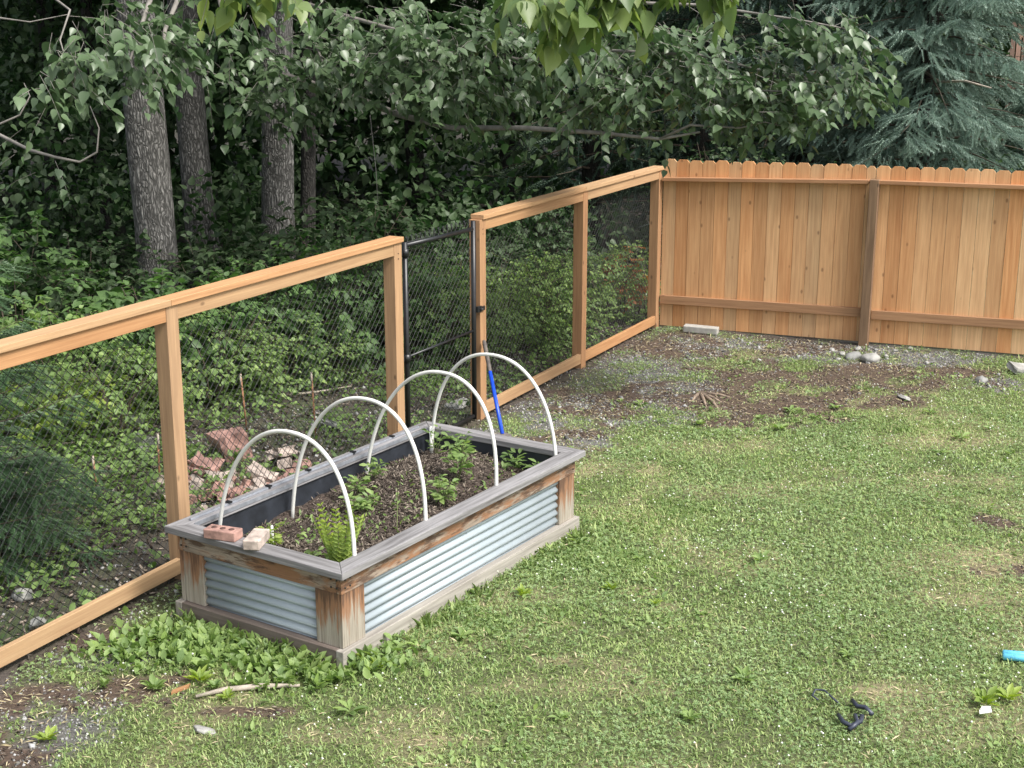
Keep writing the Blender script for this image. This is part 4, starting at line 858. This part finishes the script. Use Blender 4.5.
# nearest tree: bright leaves at the top edge
f = FOL(); bN = Vector((6.2, 1.6, gzf(6.2, 1.6))); lim = []
lim.append(([bN+UP*4.4, at(1150, -190, 4.6), at(900, -150, 4.3), at(760, -85, 4.1), at(660, -55, 4.0), at(560, -25, 4.0)], .018))
lim.append(([at(560, -25, 4.0), at(545, 12, 3.95), at(570, 30, 3.95), at(597, 44, 3.9)], .003)); lim.append(([at(660, -55, 4.0), at(500, -90, 4.6), at(330, -60, 5.3), at(240, -25, 5.6)], .012))
sprays(f, [at(515, -22, 3.95), at(600, -22, 3.9)], 24, .16, 7, .08, .04, hang=1.4); sprays(f, [at(600, -12, 3.9), at(680, -26, 3.9), at(715, -44, 3.9)], 26, .16, 7, .08, .035, hang=1.4)
sprays(f, [at(530, -6, 3.9), at(585, 8, 3.85)], 5, .13, 5, .09, .03, hang=1.5)
sprays(f, [at(215, -22, 5.6), at(275, -22, 5.5)], 14, .16, 6, .09, .05, hang=1.4)
high_crown(f, bN+Vector((.8, -1.2, 6.6)), (1.5, 1.5, 1.3), 900, .12)
tree('cottonwood', bN, .14, .09, 7, 'nearest tree, its bright yellow-green leaves hanging into the top edge', lim, f, leaf='cotton_near')
# ------------------------------------------------------------------ spruces
def sprig_t(nn=38, ln=1.0, nl=.19, wd=.028):
    vs = []; ts = []; r_ = np.random.default_rng(3)
    for i in range(nn):
        t = (i+.5)/nn; a = i*2.4; d = np.array([math.cos(a)*.8, .62, math.sin(a)*.8]); d /= np.linalg.norm(d); p = np.array([0, t*ln, 0]); s_ = np.cross(d, [0, 1, 0]); s_ /= np.linalg.norm(s_)
        L_ = nl*(1-.45*t); q = len(vs); vs += [p-s_*wd, p+s_*wd, p+d*L_]; ts.append((q, q+1, q+2))
    q = len(vs); vs += [np.array([-.04, 0, 0]), np.array([.04, 0, 0]), np.array([0, ln, 0])]; ts.append((q, q+1, q+2)); q = len(vs); vs += [np.array([0, 0, -.04]), np.array([0, 0, .04]), np.array([0, ln, 0])]; ts.append((q, q+1, q+2))
    return np.array(vs), np.array(ts)
SPR = sprig_t()
def spruce(base, H, R, nb, lab, mt, per=26, sl=.26, z0=.3, droop=.55, group='spruces', shape=.9, dead=None):
    base = Vector(base); e_ = empty('spruce', base, lab, 'tree', group); mb = MB(); mb.tube([base-UP*.1, base+UP*H*.5, base+UP*H], [H*.021, H*.013, .008], 10, wob=.1); mb.build('trunk', M['bark_dark'], e_)
    P = []; D = []; S = []; T = []; br = MB()
    for i in range(nb):
        t = (i+random.random())/nb; z = z0+(H-z0-.1)*t; a = i*2.399+random.uniform(-.3, .3); ln = R*(1-t)**shape*random.uniform(.75, 1.1)+.12; dr = droop*random.uniform(.6, 1.2)*(1-.5*t)
        o = base+UP*z; hd = Vector((math.cos(a), math.sin(a), 0)); sd_ = Vector((-hd.y, hd.x, 0))
        cv = lambda s: o+hd*ln*s+UP*(ln*(.22*s-dr*s*s+.16*s**4))
        br.tube([cv(s) for s in (0, .3, .6, 1)], [.010*ln, .007*ln, .004*ln, .001], 4, cap=False)
        for j in range(per):
            s = .12+.88*((j+random.random())/per); p = cv(s); side = random.choice((-1, 1)); q = random.random(); wdt = ln*.38*(1-s*.7)*q
            p = p+sd_*side*wdt-UP*wdt*.35; P.append(p); D.append(hd*.6+sd_*side*1.0*random.random()+UP*(-.15-1.3*random.random()*droop)); S.append(sl*random.uniform(.6, 1.15)); T.append(min(1, max(0, random.gauss(.35+.4*s*s, .2))))
    P = np.array([tuple(p) for p in P]); D = np.array([tuple(p) for p in D]); n_ = len(P)
    V, Tt, ti = inst(SPR[0], SPR[1], P, frames(D, rdir(n_)), np.array(S), np.array(T)); br.build('branches', M['twig_dark'], e_); npmesh('crown', V, Tt, ti, M[mt], e_); return e_
random.seed(31)
s1_ = spruce(wood_pt(910, 18.2), 8.5, 2.1, 240, 'large blue-green spruce with drooping boughs above the board fence', 'needle', per=74, sl=.27, z0=.6, droop=.6)
spruce(wood_pt(790, 19.4), 8.5, 2.1, 150, 'blue-green spruce behind the cottonwood leaves, left of the largest spruce', 'needle', per=60, sl=.28, z0=.6)
spruce(wood_pt(1030, 19.4), 3.0, 1.4, 80, 'smaller spruce at the right edge before the brown neighbouring fence', 'needle', per=60, sl=.25, z0=.3)
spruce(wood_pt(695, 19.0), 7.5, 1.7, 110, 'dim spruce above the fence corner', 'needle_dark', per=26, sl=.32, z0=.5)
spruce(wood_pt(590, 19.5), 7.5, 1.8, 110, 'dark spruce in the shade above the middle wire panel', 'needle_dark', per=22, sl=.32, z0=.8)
spruce(Vector((-3.75, 8.2, gzf(-3.75, 8.2))), 2.5, 1.15, 52, 'young green spruce behind the wire at the left edge', 'needle_green', per=60, sl=.17, z0=.05, droop=.25, shape=.5)
spruce(Vector((-3.25, 8.3, gzf(-3.25, 8.3))), .85, .62, 24, 'knee-high young spruce behind the wire at the lower left', 'needle_green', per=60, sl=.14, z0=.03, droop=.2, shape=.6)
mb = MB(); mb.tube([wood_pt(905, 18.2)+UP*2.6, at(940, 82, 17.2), at(965, 81, 16.4), at(991, 88, 16)], [.02, .018, .014, .008], 6, wob=.3); mb.build('dead_limb', M['deadwood'], s1_)
# neighbour fence
nf_ = empty('slatted_fence', wood_pt(1040, 24), 'brown vertical slatted fence beyond the spruces at the right edge', 'fence')
b_ = wood_pt(997, 23.5); mb = MB(); rl = MB()
for i in range(22):
    p = b_+Vector((i*.10, i*.01, 0)); mb.board(p, p+UP*3.1, Vector((.075, 0, 0)), Vector((0, .02, 0)))
mb.build('board_panel', M['neighbour'], nf_)
for z in (.4, 1.5, 2.9): rl.board(b_+Vector((0, .03, z)), b_+Vector((2.2, .05, z)), UP*.09, Vector((0, .035, 0)))
rl.build('rail', M['rail_brown'], nf_)
# hedge-like bushes behind the board fence right
for u, Yd, h, mt, lab in ((985, 19.0, 1.6, 'shrubleaf', 'green bush behind the board fence at the right'), (1015, 24.6, 5.0, 'cotton', 'tall leafy bush behind the brown slatted fence'), (720, 17.6, 1.9, 'darkleaf', 'dark bush behind the left end of the board fence')):
    shrub('bush', wood_pt(u, Yd), .8 if h < 3 else 1.5, h, 260 if h < 3 else 500, .07 if h < 3 else .12, mt, lab, 'shrub', 'bushes beyond the board fence', woods=False)
# far woods: one mass
n0 = 42000; x = rnd(n0, -19, 22); y = rnd(n0, 24.5, 31); z = rnd(n0)**.8*10.5; z = z*(.75+.4*fbm(x, y*0, 3.5, 11)); dd = rdir(n0); dd[:, 2] -= .5
V, T, ti = inst(LEAF4[0], LEAF4[1], np.stack([x, y, z], 1), frames(dd, np.array([[0, 0, 1.]])+RG.normal(size=(n0, 3))*.5), rnd(n0, .28, .5), rnd(n0))
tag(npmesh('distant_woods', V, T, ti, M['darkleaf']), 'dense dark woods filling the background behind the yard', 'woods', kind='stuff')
n0 = 30000; x = rnd(n0, -16, 3.5); y = rnd(n0, 17.5, 24.5); z = rnd(n0)**1.1*4.2; k = (fbm(x, z, 1.2, 77) > .47) | (z < .7); x, y, z = x[k], y[k], z[k]; n0 = len(x); dd = rdir(n0); dd[:, 2] -= .4
V, T, ti = inst(LEAF[0], LEAF[1], np.stack([x, y, z], 1), frames(dd, np.array([[0, 0, 1.]])+RG.normal(size=(n0, 3))*.5), rnd(n0, .10, .17), rnd(n0))
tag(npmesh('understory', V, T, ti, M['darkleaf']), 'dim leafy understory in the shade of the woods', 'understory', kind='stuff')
ORD = ['first', 'second', 'third', 'fourth', 'fifth', 'sixth', 'seventh', 'eighth', 'ninth', 'tenth', 'eleventh', 'twelfth']
n0 = 34000; x = rnd(n0, -9, 1.5); y = rnd(n0, 14.4, 18.5); z = rnd(n0)**1.3*3.0; k = (outside(x, y) > 1.2) & ((fbm(x, z, .7, 177) > .52) | (z < .5)) & ((x < -2.6) | (z < 1.0+.6*fbm(x, y, .8, 9)) & (rnd(n0) < .6)); x, y, z = x[k], y[k], z[k]; n0 = len(x); dd = rdir(n0); dd[:, 2] -= .35
V, T, ti = inst(LEAF[0], LEAF[1], np.stack([x, y, z], 1), frames(dd, np.array([[0, 0, 1.]])+RG.normal(size=(n0, 3))*.4), rnd(n0, .06, .12), rnd(n0))
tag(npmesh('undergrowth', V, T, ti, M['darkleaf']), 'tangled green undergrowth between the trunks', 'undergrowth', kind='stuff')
# ------------------------------------------------------------------ weeds: rosettes
def rosette(nl, ln, wd, tilt, seed, jag=False):
    r_ = np.random.default_rng(seed); P = []; D = []; N = []; S = []; T = []
    for i in range(nl):
        a = i*2.4+r_.uniform(-.4, .4); el = tilt*r_.uniform(.5, 1.4); D.append((math.cos(a)*math.cos(el), math.sin(a)*math.cos(el), math.sin(el))); N.append((-math.cos(a)*math.sin(el)*.6+r_.normal()*.25, r_.normal()*.25-math.sin(a)*math.sin(el)*.6, math.cos(el)))
        q = r_.uniform(0, ln*.25); P.append((math.cos(a)*q, math.sin(a)*q, .01+r_.uniform(0, ln*.25))); S.append(ln*r_.uniform(.55, 1.1)); T.append(r_.random())
    tv, tt = LEAFL; tv = tv*np.array([wd/.5, 1, 1.3])
    return inst(tv, tt, np.array(P), frames(np.array(D), np.array(N)), np.array(S), np.array(T))
protos = {}
def plant(name, p, key, mt, lab, cat, group=None, sc_=1., params=None):
    if key not in protos: protos[key] = npmesh(name, *rosette(*params), M[mt], mesh_only=True)
    o = bpy.data.objects.new(name, protos[key]); link(o); o.location = p; o.rotation_euler.z = random.random()*6.28; o.scale = (sc_,)*3; return tag(o, lab, cat, group)
random.seed(44)
docks = [(120, 655), (138, 672), (155, 690), (172, 660), (190, 650), (205, 672), (222, 655), (232, 640), (245, 668), (258, 652), (270, 672), (285, 660), (298, 672), (310, 682), (215, 690), (240, 688), (105, 688), (262, 690), (318, 690), (180, 640), (145, 645), (200, 632), (285, 684), (330, 685)]
random.seed(3)
for q in range(8):
    u = random.uniform(95, 335); v = 640+(u-180)*.20+random.uniform(-8, 34); docks.append((u, min(v, 700)))
def dlab(i, u, v):
    c_ = 'left of the yellow one' if u < 150 else 'around the yellow one' if u < 215 else 'above the pale dead branch' if u < 275 else 'near its bottom corner'
    return 'green broad-leaved weed before the bed, '+c_
for i, (u, v) in enumerate(docks): plant('broadleaf_weed', gpt(u, v), 'dock%d' % (i % 5), 'weed', dlab(i, u, v), 'weed', 'broad-leaved weeds before the bed', random.uniform(.35, .7), ((17, .12, .62, .9), (9, .10, .8, 1.1), (22, .11, .5, .7), (12, .13, .55, 1.2), (28, .08, .7, .8))[i % 5]+(100+i % 5,))
for i, (u, v, s, lab) in enumerate(((200, 683, 1, 'bright yellow-green weed in the clump before the bed'), (378, 672, 1.1, 'yellow-green weed at the near right foot of the bed'), (366, 662, .9, 'yellow-green weed hugging the bottom corner of the bed'), (523, 598, .8, 'small yellow-green weed on the lawn beside the bed'), (985, 703, 1.2, 'yellow-green weed on the lawn by the paper scrap'), (1008, 700, 1, 'pale yellow-green weed in the lower right corner'), (228, 700, .7, 'low yellow-green weed under the pale dead branch'), (612, 590, .8, 'flat yellowish weed in the middle of the lawn'), (48, 742, .8, 'yellow-green weed on bare ground at the lower left'), (655, 605, .6, 'tiny yellowish weed right of the middle of the lawn'))):
    plant('yellow_weed', gpt(u, v), 'yel%d' % (i % 3), 'yellowleaf', lab, 'weed', None, s*.8, (16, .10, .42, .8, 200+i % 3))
for i, (u, v) in enumerate(((640, 405), (620, 402), (760, 418), (790, 412), (815, 418), (835, 410), (700, 425), (960, 440), (940, 455), (990, 430), (780, 430), (930, 415), (640, 560), (700, 615), (760, 560), (460, 640), (420, 650), (392, 655), (545, 500), (580, 545), (1010, 455), (420, 595), (450, 585), (480, 570), (850, 655), (745, 680), (690, 720), (560, 720), (350, 715), (400, 640), (372, 620))):
    plant('lawn_weed', gpt(u, v), 'lw%d' % (i % 4), 'weed', 'small green leafy weed '+('in the bare soil towards the board fence' if v < 440 and u < 860 else 'in the thin grass towards the right edge' if v < 460 else 'at the long side of the bed' if u < 600 and v < 630 else 'on the lawn just off the near bottom corner of the bed' if u < 480 else 'in the middle of the lawn' if v < 660 else 'in the lawn along the bottom edge'), 'weed', 'small weeds dotted over the lawn', random.uniform(.5, 1.0), (12, .09, .42, .5, 300+i % 4))
n0 = 1700; u_ = rnd(n0); px = []; 
ea = RG.normal(size=(n0, 2)); pc = [gpt(*q) for q in ((130, 655), (190, 650), (230, 655), (270, 665), (305, 678), (210, 640), (160, 640), (375, 665))]
idx = RG.integers(0, len(pc), n0); px = np.array([p.x for p in pc])[idx]+ea[:, 0]*.15; py = np.array([p.y for p in pc])[idx]+ea[:, 1]*.11; k = ~inplanter(px, py, .03) & (outside(px, py) < -.05); px, py = px[k], py[k]; n0 = len(px)
dd = rdir(n0); dd[:, 2] = rnd(n0, .2, 1.6); V, T, ti = inst(LEAFL[0]*np.array([1.15, 1, 1]), LEAFL[1], np.stack([px, py, gz(px, py)+rnd(n0, 0, .05)], 1), frames(dd, np.array([[0, 0, 1.]])+RG.normal(size=(n0, 3))*.4), rnd(n0, .02, .08), rnd(n0)*1.0)
tag(npmesh('weed_patch', V, T, ti, M['weed']), 'thick patch of small leafy weeds along the near end of the bed', 'weeds', kind='stuff')
# grass tufts against the long side of the bed
def tuft(p, n, h, lab, mt='grass'):
    P = np.array(p)+np.stack([RG.normal(size=n)*.05, RG.normal(size=n)*.05, np.zeros(n)], 1); D = np.stack([RG.normal(size=n)*.6, RG.normal(size=n)*.6, np.ones(n)], 1)
    V, T, ti = inst(LEAFL[0]*np.array([.14, 1, 2.2]), LEAFL[1], P, frames(D, rdir(n)), rnd(n, h*.4, h), rnd(n)*.8); return tag(npmesh('grass_tuft', V, T, ti, M[mt], org=p), lab, 'grass tuft', 'grass tufts along the long side of the bed')
for i, a in enumerate((.18, .42, .72, .98, 1.2, 1.45, 1.72, 2.0, 2.25, 2.42)):
    p = PB(a, -.01, 0); p.z = gzf(p.x, p.y); tuft(p, 45, random.uniform(.05, .11), ORD[i]+' grass tuft from the near corner along the long steel side of the bed')
for i, (u, v) in enumerate(((190, 625), (225, 640), (270, 655), (310, 668))): tuft(gpt(u, v), 50, .12, ORD[i]+' grass tuft from the left against the near end of the bed')
# plants in the bed
def bp(a, b_, h=0): return PB(a, b_, float(soilh(a, b_))+h)
def upright(name, p, nst, h, leaf, mt, lab, tw=3, group=None, lean=.25):
    e_ = empty(name, p, lab, 'plant', group); f = FOL(); sm = MB()
    for i in range(nst):
        a = i*2.4+random.random(); tp = Vector(p)+Vector((math.cos(a)*h*lean, math.sin(a)*h*lean, h*random.uniform(.7, 1))); sm.tube([Vector(p), (Vector(p)+tp)/2, tp], [.003, .0025, .0015], 5, cap=False)
        for j in range(tw+2):
            q = Vector(p).lerp(tp, .3+.7*j/(tw+1)); aa = j*2.4+i; f.twig(q, (math.cos(aa), math.sin(aa), .4), leaf*.6, 3, leaf, droop=.2, hang=.1, thick=.001, wood=False)
    sm.build('stem', M['stem'], e_); f.leaves('leaves', M[mt], e_, LEAFL); return e_
upright('seedling', bp(.30, .78, .02), 4, .12, .05, 'yellowleaf', 'bright seedling poking up behind the two bricks')
upright('leafy_plant', bp(1.45, .42), 5, .20, .06, 'weed', 'leafy green plant along the middle of the bed by the lawn side', group='weeds in the bed')
upright('leafy_plant', bp(1.75, .52), 6, .24, .06, 'bramble', 'tallest leafy weed in the far half of the bed', group='weeds in the bed')
upright('leafy_plant', bp(2.05, .72), 5, .18, .055, 'bramble', 'leafy weed in front of the far rim of the bed', group='weeds in the bed')
upright('leafy_plant', bp(2.22, 1.05), 3, .20, .05, 'bramble', 'leafy weed beside the white stub in the far corner of the bed', group='weeds in the bed')
upright('leafy_plant', bp(2.25, .42), 3, .12, .06, 'bramble', 'small leafy weed against the far black liner, left one', group='weeds in the bed')
upright('leafy_plant', bp(2.27, .24), 3, .12, .06, 'bramble', 'small leafy weed against the far black liner, right one', group='weeds in the bed')
upright('leafy_plant', bp(1.25, .95), 4, .13, .05, 'weed', 'low weed near the left liner between the second and third hoops', group='weeds in the bed')
upright('leafy_plant', bp(1.5, 1.0), 4, .13, .05, 'weed', 'low weed at the foot of the third hoop by the left liner', group='weeds in the bed')
upright('leafy_plant', bp(1.05, .75), 6, .10, .05, 'weed', 'low bushy weed at the centre of the bed', group='weeds in the bed', lean=.8)
upright('leafy_plant', bp(.22, .30), 4, .08, .045, 'weed', 'small weed in the near right corner of the bed', group='weeds in the bed', lean=.6)
upright('leafy_plant', bp(.27, .48), 4, .08, .045, 'weed', 'small weed left of the ferny plant in the near end of the bed', group='weeds in the bed', lean=.6)
na = 900; a = rnd(na, .15, 2.3); b_ = rnd(na, .16, 1.15); k = (fbm(a, b_, .35, 19) > .50); a, b_ = a[k], b_[k]; na = len(a)
px = P0.x+DA.x*a+DB.x*b_; py = P0.y+DA.y*a+DB.y*b_; pz = SX*px+SY*(py-10)+soilh(a, b_); dd = rdir(na); dd[:, 2] = rnd(na, .1, 1.1)
V, T, ti = inst(LEAFL[0], LEAFL[1], np.stack([px, py, pz+rnd(na, .0, .035)], 1), frames(dd, np.array([[0, 0, 1.]])+RG.normal(size=(na, 3))*.4), rnd(na, .015, .045), rnd(na))
tag(npmesh('bed_weeds', V, T, ti, M['weed']), 'straggly low weeds spread over the soil of the raised bed', 'weeds', kind='stuff')
for i, (a0, b0_, a1, b1_) in enumerate(((.9, .35, 1.25, .62), (1.3, .6, 1.5, .45), (.7, .5, .95, .75))):
    mb = MB(); mb.tube([bp(a0, b0_, .02), bp((a0+a1)/2, (b0_+b1_)/2, .10), bp(a1, b1_, .07)], .0025, 4); tag(mb.build('weed_stalk', M['stem'], org=bp(a0, b0_)), ('longest thin green stalk lying over the mulch in the bed', 'thin green stalk nearest the third hoop in the bed', 'thin green stalk nearest the second hoop in the bed')[i], 'stalk')
# ferny plant
e_ = empty('ferny_plant', bp(.30, .27), 'tall feathery green plant inside the first hoop at the near corner', 'plant'); f = FOL(); sm = MB(); c_ = bp(.30, .27)
for i in range(13):
    a = i*2.4; L0 = .36*random.uniform(.7, 1.1); d = Vector((math.cos(a)*.42, math.sin(a)*.42, 1)).normalized(); tp = c_+d*L0; sm.tube([c_, c_+d*L0*.5, tp], [.0025, .002, .001], 4, cap=False)
    for j in range(11):
        q = c_+d*L0*(.2+.8*j/10); s_ = Vector((-math.sin(a), math.cos(a), 0))
        for sg in (-1, 1): f.P.append(np.array([tuple(q)])); f.D.append(np.array([tuple(s_*sg+d*.7)])); f.N.append(np.array([tuple(Vector((math.cos(a), math.sin(a), .3)))])); f.S.append(np.array([.06*(1-.5*j/10)])); f.T.append(np.array([random.random()]))
sm.build('stem', M['stem'], e_); f.leaves('leaves', M['yellowleaf'], e_, LEAFL)
